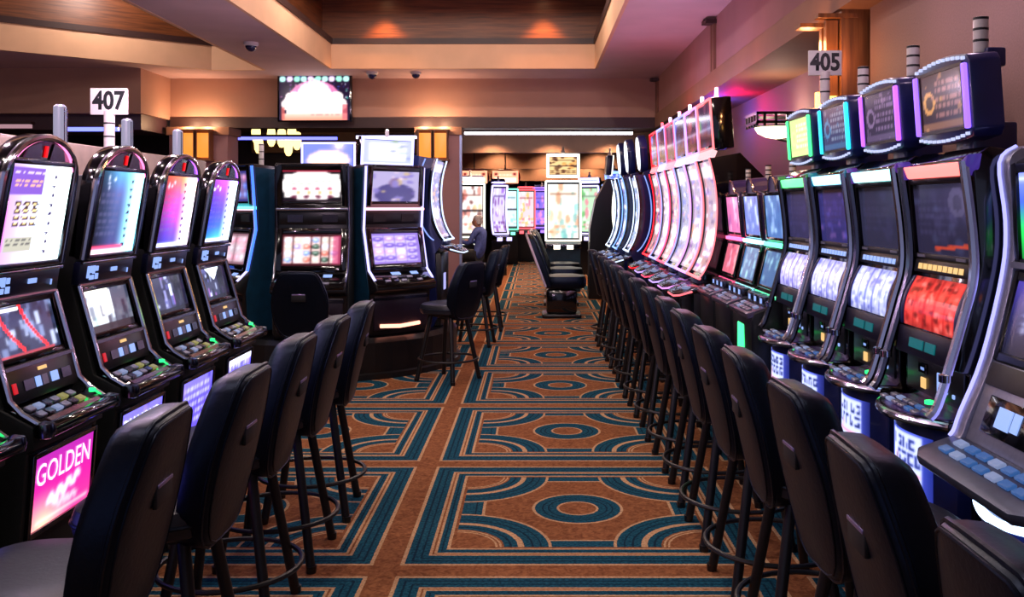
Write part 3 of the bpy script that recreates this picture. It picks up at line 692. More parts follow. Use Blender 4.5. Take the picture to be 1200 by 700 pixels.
def bell(seed, base, txt):
    rs = np.random.RandomState(seed); a = cv(48, 42, base)
    gradh(a, [(.65, .75, 1.15), tuple(c*.7 for c in base), (.25, .32, .8), (.30, .36, .85), tuple(c*.6 for c in base)])
    rect(a, .22, .04, .86, .96, (.80, .84, 1.08))
    for k in range(2):
        x = .27
        while x < .78:
            l = rs.uniform(.08, .11); y1 = .90-.24*k; y0 = y1-.18
            if rs.rand() < .85: rect(a, x, y0, x+.03, y1, txt)
            if rs.rand() < .7: rect(a, x, y1-.05, x+l, y1, txt)
            if rs.rand() < .7: rect(a, x, y0, x+l, y0+.05, txt)
            if rs.rand() < .5: rect(a, x+l-.03, y0, x+l, (y0+y1)/2, txt)
            x += l+.03
    rect(a, .24, .34, .84, .38, (.95, .55, .65), .8); lines(a, rs, .28, .82, .08, .30, 2, (.35, .6, .4)); speck(a, rs, 3, [(.9, .7, .75)], .05, .09, .25, .2, .5, .6, al=.5); return blur(a)
def red_ui():
    a = dark_ui(2, (.13, .12, .21), [(.26, .24, .40), (.28, .30, .46), (.22, .20, .34)], 14)
    for k in range(26): disc(a, .35+.6*k/26, .08+.07*k/26, .04, .025, (.75, .25, .15), .5)
    disc(a, .8, .72, .15, .2, (.32, .30, .40), .6); disc(a, .8, .72, .08, .11, (.14, .14, .2), .8); rect(a, .1, .75, .55, .77, (.3, .35, .6), .6); return a
RXm = 1.62
topper_machine(RXm, 3.35, -PI/2, ('red', (1., .42, .40)), ('violet', (.50, .34, 1.)), rtop(1, (.16, .09, .12), [(.55, .36, .34), (.70, .48, .28)], 1),
               red_ui(), wave_reel(3, (.75, .12, .12), (.98, .30, .26), (.35, .05, .05)), bell(4, (.20, .28, .85), (.15, .2, .5)),
               'topper machine with violet-lit topper, red light bar and red reels')
topper_machine(RXm, 3.95, -PI/2, ('ice', (.62, .95, .95)), ('pinkviolet', (.62, .32, 1.)), rtop(5, (.18, .15, .24), [(.45, .36, .50), (.42, .34, .48)], 1),
               dark_ui(6, (.14, .14, .23), [(.20, .19, .33), (.22, .22, .36)], 10), wave_reel(7, (.42, .45, .85), (.88, .90, 1.10), (.45, .48, .85)), bell(8, (.16, .20, .62), (.12, .16, .4)),
               'topper machine with purple-lit topper, ice-blue light bar and white reels')
topper_machine(RXm, 4.55, -PI/2, ('paleblue', (.58, .86, 1.)), ('cyan', (.15, .78, 1.)), rtop(9, (.18, .22, .36), [(.45, .50, .60), (.25, .45, .62)], 1),
               dark_ui(10, (.16, .15, .36), [(.25, .22, .55), (.35, .3, .7), (.6, .4, .7)], 22), wave_reel(11, (.48, .48, .90), (.90, .90, 1.10), (.55, .56, .92)), bell(12, (.18, .22, .66), (.12, .16, .4)),
               'topper machine with cyan-lit topper, third in its row')
topper_machine(RXm, 5.15, -PI/2, ('green', (.35, .95, .50)), ('green', (.25, .95, .50)), np.clip(rtop(13, (.75, .95, .55), [(.95, 1.05, .85), (.85, 1., .6)], 1), 0, 1.2),
               dark_ui(14, (.17, .16, .30), [(.24, .22, .42), (.28, .24, .48)], 10), wave_reel(15, (.50, .46, .90), (.88, .86, 1.10), (.55, .50, .92)), bell(16, (.20, .24, .70), (.12, .16, .4)),
               'topper machine with green-lit topper below sign 405', cand=None)

# ---- silver machine at the right edge
def silver_machine(x, y, rz, label):
    t = empty('slot_machine', (x, y, 0), rz); w = .345
    prof = [(.28, 0), (.28, 1.72), (-.12, 1.78), (-.195, 1.74), (-.18, 1.40), (-.25, 1.10), (-.31, .92), (-.36, .84), (-.33, .80), (-.25, .74), (-.22, .12), (-.22, 0)]
    MB().prism(prof, -w+.03, w-.03).build('cabinet', blackg, t, bevel=.006)
    edge = spline([(-.46, .80), (-.37, .84), (-.335, .92), (-.262, 1.10), (-.195, 1.38), (-.185, 1.55), (-.205, 1.74), (-.15, 1.795)], 4)
    for q in (-1, 1):
        mb = MB(); mb.loft([[(q*(w-.055), yy-.012, zz) for yy, zz in edge]+[(q*(w-.055), .25, 1.74), (q*(w-.055), .25, .82)], [(q*w, yy-.012, zz) for yy, zz in edge]+[(q*w, .25, 1.74), (q*w, .25, .82)]]); mb.build('side_frame', silver, t, bevel=.006)
        MB().tube([(q*(w+.004), yy-.012, zz) for yy, zz in edge[4:]], .008, 6).build('edge_light', glow('edge_lilac', (.62, .62, 1.), 1.3), t, smooth=True)
    up = Pl(-.18, 1.40, -.195, 1.735); lo = Pl(-.258, 1.10, -.185, 1.385)
    a = cv(30, 30, (.10, .12, .30)); gradv(a, [(.1, .45, .2), (.15, .85, .35), (.25, .35, .8), (.5, .55, 1.)]); speck(a, np.random.RandomState(4), 16, [(.2, .9, .3), (.1, .5, .9), (.9, .95, 1.)], .03, .08); rect(a, 0, .9, .6, .96, (.9, .95, 1.1))
    mb = MB(); up.frame(mb, -w+.05, w-.05, .0, .335, .03, -.01, .018); mb.build('bezel', blackp, t, bevel=.005)
    pscreen('upper_screen', up, -.265, .265, .03, .305, .006, blur(a), 1.3, t)
    mb = MB(); up.slab(mb, -w+.05, w-.05, .0, .02, .018, .03); mb.build('silver_strip', silver, t)
    a = cv(30, 28, (.07, .07, .14)); gradv(a, [(.06, .06, .12), (.10, .10, .28), (.25, .2, .55)]); lines(a, np.random.RandomState(9), .15, .6, .3, .6, 3, (.9, .95, 1.1)); rect(a, .3, .55, .6, .68, (.95, .45, .2)); speck(a, np.random.RandomState(2), 8, [(.4, .3, .9), (.3, .25, .7)], .04, .1, .4, .4)
    mb = MB(); lo.frame(mb, -w+.05, w-.05, .0, .295, .03, -.01, .014); mb.build('bezel', blackp, t, bevel=.005)
    pscreen('lower_screen', lo, -.265, .265, .03, .265, .006, blur(a), 1.3, t)
    bp = Pl(-.355, .845, -.262, 1.10)
    mb = MB(); bp.slab(mb, -w+.055, w-.055, .0, .27, -.02, .006); pn = mb.build('face_panel', silver, t, bevel=.006)
    mb = MB(); bp.slab(mb, -w+.07, w-.07, .19, .265, .004, .016); mb.build('speaker_panel', mat('warm_dark', (.16, .14, .15), .5, noise=.2), pn, bevel=.004)
    mb = MB(); bp.slab(mb, -.22, .22, .045, .165, .004, .012); bk = mb.build('bill_panel', blackg, pn, bevel=.004)
    for u0, u1, v0, v1, mm in ((-.14, -.06, .075, .14, disp_w), (-.05, -.01, .08, .14, disp_w), (.06, .16, .09, .115, disp_w)):
        mb = MB(); bp.slab(mb, u0, u1, v0, v1, .012, .016); mb.build('display', mm, bk)
    dk = Pl(-.49, .80, -.36, .845)
    mb = MB(); dk.ext(mb, [(-w, .0), (-w+.06, -.03), (w-.06, -.03), (w, .0), (w, .14), (-w, .14)], -.03, .006); d = mb.build('button_deck', mat('deck_grey', (.28, .31, .42), .35, .5, noise=.1), t, bevel=.008)
    buttons(dk, d, [-.23+.075*k for k in range(7)], [.05, .10], .055, .032, .006, [btn_b, btn_w, btn_b])
    def plan(b): return [(-.31, .2), (-.31, -.26)]+[(.31*q, -.26-b*(1-q*q)) for q in [-1+2*k/12 for k in range(1, 12)]]+[(.31, -.26), (.31, .2)]
    MB().ext_z(plan(.15), .12, .77).build('lower_body', cabblue, t, bevel=.012)
    MB().ext_z(plan(.10), 0, .12).build('kick_plate', blackm, t)
    MB().tube([(.31*q, -.272-.15*(1-q*q), .685+.05*q*q) for q in [-.55+1.1*k/12 for k in range(13)]], .014, 8).build('arc_light', glow('arc_blue', (.70, .82, 1.), 3.5), t, smooth=True)
    for q in (-1, 1):
        mb = MB(); mb.tube([(q*.29, -.30, .74), (q*.25, -.335, .70), (q*.23, -.33, .72)], .012, 6); mb.build('corner_light', glow('arc_blue', (.70, .82, 1.), 3.5), t)
    tag(t, label, 'slot machine'); return t
silver_machine(1.75, 2.69, -PI/2, 'silver-framed machine with green screen cut off by the right picture edge')

# ---- slim arched twin-screen machines
def slim(x, y, rz, tint, pics, label):
    t = empty('slot_machine', (x, y, 0), rz); w = .255
    MB().prism([(.25, 0), (.25, 1.68), (-.10, 1.70), (-.08, 1.36), (-.14, 1.06), (-.2, 1.03), (-.2, .98), (-.3, .95), (-.32, .90), (-.30, .10), (-.26, 0)], -w, w).build('cabinet', blackp, t, bevel=.005)
    up = Pl(-.085, 1.36, -.115, 1.70); lo = Pl(-.15, 1.06, -.085, 1.34)
    arch = [(w-.01, .0), (w-.01, .31)]+[(.10+(w-.11)*math.cos(q), .31+.03*math.sin(q)) for q in [PI/2*k/3 for k in range(1, 4)]]+[(.09*math.cos(q), .34+.09*math.sin(q)) for q in [PI*k/8 for k in range(9)]]+[(-.10-(w-.11)*math.sin(q), .31+.03*math.cos(q)) for q in [PI/2*k/3 for k in range(0, 3)]]+[(-w+.01, .31), (-w+.01, 0)]
    mb = MB(); up.ext(mb, arch, -.10, .01); hd = mb.build('arched_head', mat('violet_shell', (.26, .20, .42), .3, noise=.1), t)
    MB().tube([up.p(u, v, .012) for u, v in arch], .008, 6).build('arch_trim', chrome, hd, smooth=True)
    for pl, v0, v1, pc, nm in ((up, .02, .325, pics[0], 'upper_screen'), (lo, .01, .27, pics[1], 'lower_screen')):
        mb = MB(); pl.frame(mb, -.235, .235, v0, v1, .02, -.005, .02); mb.build('bezel', blackg, t, bevel=.004)
        pscreen(nm, pl, -.215, .215, v0+.02, v1-.02, .012, pc, 1.3, t)
    mb = MB(); up.slab(mb, -w, w, -.02, .005, .0, .035); mb.build('light_bar', glow('slimbar_'+tint[0], tint[1], 2.6), t, bevel=.004)
    mb = MB(); lo.slab(mb, -w, w, -.035, -.015, .0, .02); mb.build('lower_bar', glow('slimlow_'+tint[0], tint[1], 1.), t)
    dk = Pl(-.33, .95, -.2, .99)
    mb = MB(); dk.slab(mb, -.25, .25, -.02, .135, -.03, .004); d = mb.build('button_deck', mat('deck_chrome', (.5, .45, .55), .25, .7, noise=.2), t, bevel=.006)
    buttons(dk, d, [-.16+.08*k for k in range(5)], [.02, .065], .055, .03, .004, [silver, btn_w, silver, silver])
    for k in range(3):
        b_ = MB().box(-.2+.15*k, -.08+.15*k, -.235, -.15, .985, 1.045).build('deck_box', darkchrome, d, bevel=.006)
        MB().box(-.16+.15*k, -.13+.15*k, -.24, -.235, 1.0, 1.03).build('display', disp_w, b_)
    candle(t, 0, -.0, 1.78, .10, .02)
    return tag(t, label, 'slot machine', 'slim twin-screen machines')
def sp(seed, base, cols): return streak_pic(20, 22, seed, base, cols, 26)
slim(1.62, 5.8, -PI/2, ('green', (.35, 1., .72)), [sp(1, (.28, .40, .62), [(.75, .88, 1.), (.2, .25, .5), (.5, .6, .8)]), sp(2, (.22, .34, .52), [(.3, .5, .6), (.6, .8, .85), (.15, .2, .4)])], 'slim twin-screen machine with green bar, beside the green-topped machine')
MB().box(-.10, .06, -.325, -.312, .70, .86).build('lit_panel', glow('panel_green', (.25, 1., .55), 1.8), bpy.data.objects[[o_.name for o_ in COL.objects if o_.name.startswith('slot_machine')][-1]], bevel=.005)
slim(1.62, 6.4, -PI/2, ('mint', (.60, .95, 1.)), [sp(3, (.40, .45, .72), [(.8, .85, 1.), (.3, .3, .6), (.6, .65, .9)]), sp(4, (.22, .36, .55), [(.4, .55, .65), (.6, .8, .85), (.15, .2, .4)])], 'middle slim twin-screen machine with white-blue bar')
slim(1.62, 7.0, -PI/2, ('rose', (1., .35, .55)), [sp(5, (.75, .40, .60), [(.95, .6, .75), (.5, .25, .55), (.9, .75, .85)]), sp(6, (.72, .34, .42), [(.95, .55, .55), (.5, .2, .35), (.85, .7, .8)])], 'slim twin-screen machine with pink screens beside the curved machines')

# ---- tall curved-screen machines
def curved(x, y, rz, edge, pic, tpic, label, group, side=None, topper='box', sc=1., deckglow=None, cand=True, es=1.7):
    t = empty('slot_machine', (x, y, 0), rz); w = .31
    cur = spline([(-.33, 1.02), (-.29, 1.075), (-.235, 1.20), (-.20, 1.36), (-.187, 1.58), (-.205, 1.79), (-.25, 1.98)], 5)
    side = side or blackg
    MB().prism([(.28, .0), (.28, 1.45), (.20, 1.80), (-.02, 2.02)]+[(yy+.01, zz) for yy, zz in cur[::-1]]+[(-.30, .95), (-.24, .86), (-.26, .10), (-.22, 0)], -w+.012, w-.012).build('cabinet', side, t)
    screen('curved_screen', lambda s, q: (-.262+.524*s, *along(cur, .04+.94*q)), pic, 1.05, t)
    for q in (-1, 1):
        mb = MB(); mb.loft([[(q*(w-.045), yy-.014, zz) for yy, zz in cur]+[(q*(w-.045), yy+.02, zz) for yy, zz in cur[::-1]], [(q*w, yy-.014, zz) for yy, zz in cur]+[(q*w, yy+.02, zz) for yy, zz in cur[::-1]]]); mb.build('screen_rail', blackg, t)
        MB().tube([(q*(w-.008), yy-.017, zz) for yy, zz in cur], .009, 6).build('edge_light', glow('edge_'+edge[0], edge[1], es), t, smooth=True)
    MB().tube([(-w, cur[0][0]-.015, cur[0][1]), (w, cur[0][0]-.015, cur[0][1])], .012, 6).build('edge_light', glow('edge_'+edge[0], edge[1], es), t, smooth=True)
    if side is cabblue:
        for q in (-1, 1): MB().tube([(q*(w-.006), yy+.10+.04*math.sin(3*k/len(cur)), zz) for k, (yy, zz) in enumerate(cur)], .008, 6).build('side_light', glow('side_ice', (.55, .66, 1.), .8), t, smooth=True)  # glowing line added to draw the blue highlights along the side
    dk = Pl(-.50, .90, -.30, .97)
    mb = MB(); dk.ext(mb, [(-.24, -.0), (-.14, -.035), (.14, -.035), (.24, 0), (.29, .10), (.29, .22), (-.29, .22), (-.29, .10)], -.045, .0); d = mb.build('button_deck', darkchrome, t, bevel=.008)
    MB().tube([dk.p(u, v, -.02) for u, v in [(-.29, .10), (-.24, 0), (-.14, -.035), (.14, -.035), (.24, 0), (.29, .10)]], .009, 6).build('deck_light', glow('deck_'+(deckglow or edge)[0], (deckglow or edge)[1], 1.2), d, smooth=True)
    buttons(dk, d, [-.16, -.08, 0, .08], [.05, .10], .06, .035, .0, [silver, blackg, btn_w])
    MB().lathe([(.035, 0), (.035, .02), (.001, .028)], (.18, -.43, .925), 14).build('spin_button', btn_w, d, smooth=True)
    MB().box(-.15, .15, -.34, -.29, .965, 1.02).build('deck_display', mat('deck_blue', (.25, .28, .42), .3, noise=.2), d, bevel=.006)
    MB().box(-.24, .24, -.30, .2, .0, .87).build('lower_body', blackp, t, bevel=.02)
    MB().box(-.10, .02, -.306, -.298, .42, .62).build('lower_light', glow('low_lilac', (.7, .7, 1.), .8), t, bevel=.004)
    if topper == 'box':
        T = Pl(-.225, 2.05, -.255, 2.46)
        mb = MB(); T.slab(mb, -w+.004, w-.004, .0, .41, -.16, .0); tp = mb.build('topper', blackg, t, bevel=.01)
        pscreen('topper_screen', T, -w+.04, w-.04, .035, .375, .006, tpic, 1.25, tp)
        mb = MB(); T.frame(mb, -w+.004, w-.004, .0, .41, .015, .0, .014); mb.build('light_frame', glow('edge_'+edge[0], edge[1], es), tp)
        mb = MB(); up2 = Pl(-.25, 1.99, -.225, 2.05); up2.slab(mb, -w+.02, w-.02, .0, .06, -.03, .012); mb.build('neck_light', glow('neck_'+edge[0], tuple(.5+.5*c for c in edge[1]), 1.1), t)
        if cand:
            c = MB().lathe([(.02, 0), (.02, .05), (.016, .06), (.016, .12), (.001, .125)], (0, -.15, 2.455), 10).build('signal_lamp', glow('lamp_'+edge[0], tuple(min(1, .25+c) for c in edge[1]), 2.6), t, smooth=True)
            MB().lathe([(.022, .0), (.022, .012)], (0, -.15, 2.455), 10).build('collar', chrome, c)
            ceiling_fill(t, (0, -.22, 2.62), tuple(min(1, .35+.7*c_) for c_ in edge[1]), 5)
    elif topper == 'oval':
        T = Pl(-.16, 2.03, -.20, 2.52)
        ou = [(.20*math.cos(q)*(1 if math.sin(q) > 0 else .9), .24+.24*math.sin(q)) for q in [2*PI*k/24 for k in range(24)]]
        mb = MB(); T.ext(mb, ou, -.10, .0); tp = mb.build('topper', cabblue, t, bevel=.012)
        mb = MB(); T.ext(mb, [(u*.86, .24+(v-.24)*.88) for u, v in ou], .0, .012); mb.build('lit_face', glow('face_white', (.93, .95, 1.), 1.7), tp)
        MB().box(-.05, .05, -.12, -.02, 1.96, 2.06).build('neck', cabblue, t)
    tag(t, label, 'slot machine', group); return t
def cpic(seed, tint):
    rs = np.random.RandomState(seed); a = cv(26, 60, tuple(.62*c for c in tint))
    for _ in range(80):
        c = [(1.15, 1.1, 1.15), (1., .85, .95), tint, (.50, .40, .75), (.28, .18, .35), (.90, .62, .45), (.35, .40, .75)][rs.randint(7)]; x = rs.rand(); y = rs.rand()
        rect(a, x, y, x+rs.uniform(.08, .35), y+rs.uniform(.015, .05), c, rs.uniform(.5, 1.))
    disc(a, .5, .32, .36, .07, (1.2, 1.15, 1.2), .7); rect(a, .03, .86, .97, .95, (1.1, 1.05, 1.1), .6); rect(a, .02, .02, .98, .05, (1.1, .9, 1.), .8); return blur(a)
def tpic(seed, tint):
    rs = np.random.RandomState(seed); a = cv(18, 18, (.20, .10, .22)); speck(a, rs, 10, [tint, (.35, .2, .4), (.5, .25, .35), (.25, .3, .5)], .08, .2, al=.6); rect(a, 0, .36, 1, .46, (.8, .8, .95), .7); rect(a, 0, .08, 1, .2, (.12, .06, .1), .7); return blur(a)
cl = [(('coral', (1., .42, .46)), (1., .82, .88), 'nearest curved machine with coral light edge, dark end panel showing'), (('rose2', (.86, .55, .95)), (.95, .85, .95), 'second nearest curved machine, rose light edge'),
      (('lilac', (.72, .60, 1.)), (.85, .85, 1.), 'third curved machine, lilac light edge'), (('hotpink', (1., .28, .42)), (1., .85, .88), 'fourth curved machine, hot pink light edge'),
      (('lilac', (.72, .60, 1.)), (1., .85, .9), 'fifth curved machine, lilac light edge, beside the red one'), (('red', (1., .08, .14)), (1., .80, .82), 'farthest curved machine of the pink row, red light edge')]
for k, (e_, tn, lb) in enumerate(cl):
    curved(1.65, 7.62+.65*k, -PI/2, e_, cpic(20+k, tn), tpic(40+k, [(.3, .7, .3), (.6, .25, .3), (.3, .3, .8), (.4, .4, .9), (.8, .3, .5), (.4, .5, 1.)][k]), lb, 'curved machines with pink lit edges')
bl = [('white-edged curved machine with oval white topper, nearest of the blue bank', 11.95, 1.52), ('second blue-sided curved machine with oval topper, behind the nearest', 12.7, 1.44), ('last blue-sided curved machine of the blue bank', 13.38, 1.40)]
for k, (lb, y, x) in enumerate(bl):
    curved(x, y, -PI/2, ('white', (.78, .86, 1.)) if k != 1 else ('sky', (.45, .62, 1.)), cpic(60+k, (.7, .8, 1.)), None, lb, 'blue curved machines', side=cabblue, topper='oval', es=1.6)

# ---- round bank with plinth
PCX, PCY = -2.12, 9.62
r = empty('round_plinth', (PCX, PCY, 0))
MB().lathe([(1.30, 0), (1.30, .33), (1.24, .37)], n=48).build('drum', blackp, r, smooth=False); MB().lathe([(1.34, 0), (1.34, .05), (1.30, .06)], n=48).build('kick_ring', blackm, r); tag(r, 'low round black plinth under the bank of machines', 'plinth')
PH = .372
def pod_pos(a, rad): return PCX+rad*math.sin(a), PCY-rad*math.cos(a)
def twin(x, y, z, rz, label, pu, pl_, style):
    t = empty('slot_machine', (x, y, z), rz); w = .34
    sidem = cabgrey if style == 'dark' else cabteal
    MB().prism([(.10, 0), (.10, 1.60), (-.14, 1.62), (-.11, 1.22), (-.10, 1.03), (-.19, .60), (-.34, .50), (-.35, .44), (-.24, .40), (-.22, .04), (-.20, 0)], -w, w).build('cabinet', blackp, t, bevel=.01)
    for q in (-1, 1):
        MB().prism([(.08, .05), (.08, 1.57), (-.13, 1.59), (-.10, 1.22), (-.09, 1.03), (-.18, .60), (-.22, .42), (-.20, .05)], q*(w+.001), q*(w+.008)).build('side_panel', sidem, t)
    up = Pl(-.115, 1.22, -.145, 1.60); lo = Pl(-.185, .62, -.105, 1.0)
    bz = blackg
    mb = MB(); up.frame(mb, -w+.02, w-.02, .0, .385, .05, -.01, .03); mb.build('bezel', bz, t, bevel=.008)
    pscreen('upper_screen', up, -.275, .275, .05, .335, .012, pu, .85, t)
    mb = MB(); lo.frame(mb, -w+.02, w-.02, .0, .40, .05, -.01, .03); mb.build('bezel', bz, t, bevel=.008)
    pscreen('lower_screen', lo, -.275, .275, .055, .345, .012, pl_, 1.0, t)
    md = Pl(-.10, 1.03, -.112, 1.22)
    mb = MB(); md.slab(mb, -w+.03, w-.03, .02, .14, -.01, .006); sp_ = mb.build('speaker_panel', blackp, t, bevel=.006)
    for q in (-.16, .16):
        mb = MB(); md.slab(mb, q-.07, q+.07, .045, .115, .006, .012); mb.build('grille', darkchrome if style == 'dark' else mat('grille', (.12, .12, .14), .6, noise=.2), sp_)
    lbcol = ('twin_white', (.80, .84, 1.)) if style == 'dark' else ('twin_rose', (1., .66, .72))
    mb = MB(); md.slab(mb, -w+.01, w-.01, .155, .18, .0, .05); mb.build('light_bar', (chrome if style == 'dark' else glow('bar_'+lbcol[0], lbcol[1], 1.8)), t, bevel=.006)
    for q in (-1, 1):
        pts = [(q*(w-.01), -.15, 1.60), (q*(w-.01), -.125, 1.22), (q*(w-.01), -.11, 1.0), (q*(w-.01), -.20, .62), (q*(w-.015), -.30, .53)]
        MB().tube(pts, .012, 8).build('edge_rail', darkchrome if style == 'dark' else glow('edge_lav', (.70, .68, 1.), 1.6), t, smooth=True)
    dk = Pl(-.345, .50, -.19, .60)
    mb = MB(); dk.slab(mb, -w+.01, w-.01, -.02, .18, -.05, .004); d = mb.build('button_deck', blackg, t, bevel=.01)
    for u0, u1 in ((-.10, -.0), (.12, .20)):
        mb = MB(); dk.slab(mb, u0, u1, .125, .165, .004, .008); mb.build('display', disp_w, d)
    buttons(dk, d, [-.2+.09*k for k in range(5)], [.03, .08], .06, .03, .004, [silver, blackg])
    MB().box(-w+.04, w-.04, -.245, -.22, .06, .38).build('belly_panel', mat('belly_dark', (.14, .10, .16), .3, noise=.2), t, bevel=.006)
    MB().box(-w+.03, w-.03, -.255, -.24, .34, .365).build('chrome_strip', darkchrome, t)
    if style != 'dark': MB().tube([(-.24, -.258, .10), (-.02, -.258, .085), (.20, -.258, .10)], .018, 8).build('belly_light', glow('belly_coral', (1., .62, .52), 2.2), t, smooth=True)
    tag(t, label, 'slot machine', 'machines of the round bank'); return t
def topsign(t, pic, yy=-.0, z=1.62, w=.30, h=.27, edge=('lav2', (.66, .66, 1.))):
    T = Pl(yy, z, yy-.02, z+h)
    mb = MB(); T.slab(mb, -w, w, .0, h, -.06, .0); tp = mb.build('topper', blackg, t, bevel=.006)
    pscreen('topper_screen', T, -w+.03, w-.03, .02, h-.03, .008, pic, .95, tp)
    mb = MB(); T.frame(mb, -w, w, 0, h, .024, .0, .014); mb.build('light_frame', glow('topframe_'+edge[0], edge[1], 2.4), tp, bevel=.004)
    MB().lathe([(.02, 0), (.02, .07), (.001, .08)], (0, yy-.0, z+h), 10).build('signal_lamp', whitep, t, smooth=True); ceiling_fill(t, (0, yy, z+h+.14), (.95, .85, .95), 10)
a = cv(40, 30, (.04, .03, .06)); disc(a, .5, .5, .52, .50, (1.1, 1.05, 1.05)); rect(a, 0, 0, 1, .06, (.1, .05, .1)); rect(a, 0, .94, 1, 1, (.6, .1, .2)); rect(a, .04, .12, .96, .88, (1.1, 1.06, 1.05))
rs = np.random.RandomState(8); lines(a, rs, .15, .85, .52, .68, 2, (.55, .85, .6), .8)
for k in range(4): disc(a, .2+.2*k, .40, .04, .05, (.8, .35, .5)); disc(a, .2+.2*k, .14, .05, .05, (.45, .2, .3)); disc(a, .27+.18*k, .28, .035, .05, (.95, .75, .5))
pa_u = blur(a)
pa_l = reels_pic(44, 36, 21, (.98, .85, .84), (.25, .06, .10), [(.95, .95, 1.05), (.55, .65, .85), (.85, .5, .45), (.7, .65, .85), (.9, .85, .8), (.25, .35, .3)], 6, 4, .42)
rect(pa_l, .84, .05, .98, .95, (.75, .22, .42), .7); pa_l = blur(pa_l)
a = cv(30, 30, (.72, .68, .86)); disc(a, .5, .25, .42, .35, (.30, .28, .52)); disc(a, .5, .62, .13, .16, (.55, .45, .62)); speck(a, np.random.RandomState(5), 22, [(.95, .85, .9), (.4, .35, .65), (.8, .7, .55), (.55, .5, .8)], .03, .08); pb_u = blur(a)
pb_l = blur(reels_pic(36, 34, 31, (.85, .80, 1.), (.55, .45, .8), [(.75, .6, .95), (.95, .9, 1.), (.45, .35, .75), (.9, .7, .85)], 4, 4, .42))
xA, yA = pod_pos(.06, .98); tw_a = twin(xA, yA, PH, .03, 'dark twin-screen machine facing the aisle on the round plinth', pa_u, pa_l, 'dark')
xB, yB = pod_pos(.80, .95); tw_b = twin(xB, yB, PH, .74, 'lavender-edged twin-screen machine with lit topper on the round plinth', pb_u, pb_l, 'lav')
a = cv(24, 14, (.75, .78, .98)); rect(a, .1, .15, .9, .85, (1., 1., 1.1)); speck(a, np.random.RandomState(6), 6, [(.4, .45, .6), (.6, .7, .6)], .05, .1); topsign(tw_b, blur(a))
xD, yD = pod_pos(-.76, .97); tw_d = twin(xD, yD, PH, -.72, 'blue-edged machine of the round bank beside the last arched machine', blur(reels_pic(20, 20, 4, (.5, .4, .6), (.2, .2, .5), [(.8, .5, .7), (.4, .5, .9)])), blur(reels_pic(20, 20, 5, (.85, .75, .8), (.5, .35, .4), [(.9, .6, .7), (.8, .75, .8)])), 'lav')
for q in (-1, 1):
    MB().tube([(q*.352, -.165, 1.60), (q*.352, -.135, 1.22), (q*.352, -.12, 1.0), (q*.352, -.21, .62)], .013, 8).build('blue_edge', glow('edge_cobalt', (.25, .45, 1.), 1.5), tw_d, smooth=True)
MB().box(-.36, .36, -.19, -.12, 1.19, 1.22).build('light_bar', glow('cyanbar', (.4, .95, 1.), 2.2), tw_d)
candle(tw_d, .22, .02, 1.60, .22, .024, pw=6)
xC, yC = pod_pos(1.56, .90)
cpod = curved(xC, yC, 1.50, ('white', (.78, .86, 1.)), cpic(77, (.75, .7, 1.)), None, 'white-edged curved machine seen edge-on at the side of the round bank', 'machines of the round bank', side=cabblue, topper='none', es=1.8)
cpod.location.z = PH; cpod.scale = (.95, .95, .86)
# back sign of the far side of the bank
tb = twin(*pod_pos(PI+.25, .95), PH, PI+.25, 'machine on the far side of the round bank, only its lit topper showing', pb_u, pb_l, 'lav')
tb2 = empty('topper', (0, -.02, 1.622), -PI-.25); tb2.parent = tb
MB().box(-.31, .31, -.03, .03, 0, .33).build('board', blackg, tb2, bevel=.006)
a = cv(24, 14, (.42, .46, .90)); disc(a, .5, .35, .42, .40, (1.05, .85, .80)); rect(a, .2, .1, .8, .3, (.95, .75, .6), .7)
pscreen('lit_face', Pl(-.034, .02, -.034, .31), -.28, .28, 0, .29, .003, blur(a), 1.4, tb2)
mb = MB(); Pl(-.03, 0, -.03, .33).frame(mb, -.31, .31, 0, .33, .022, 0, .016); mb.build('light_frame', glow('topframe_lav2', (.66, .66, 1.), 2.4), tb2)
MB().lathe([(.52, PH), (.52, PH+1.5), (.4, PH+1.55)], n=32).build('core', blackp, r)

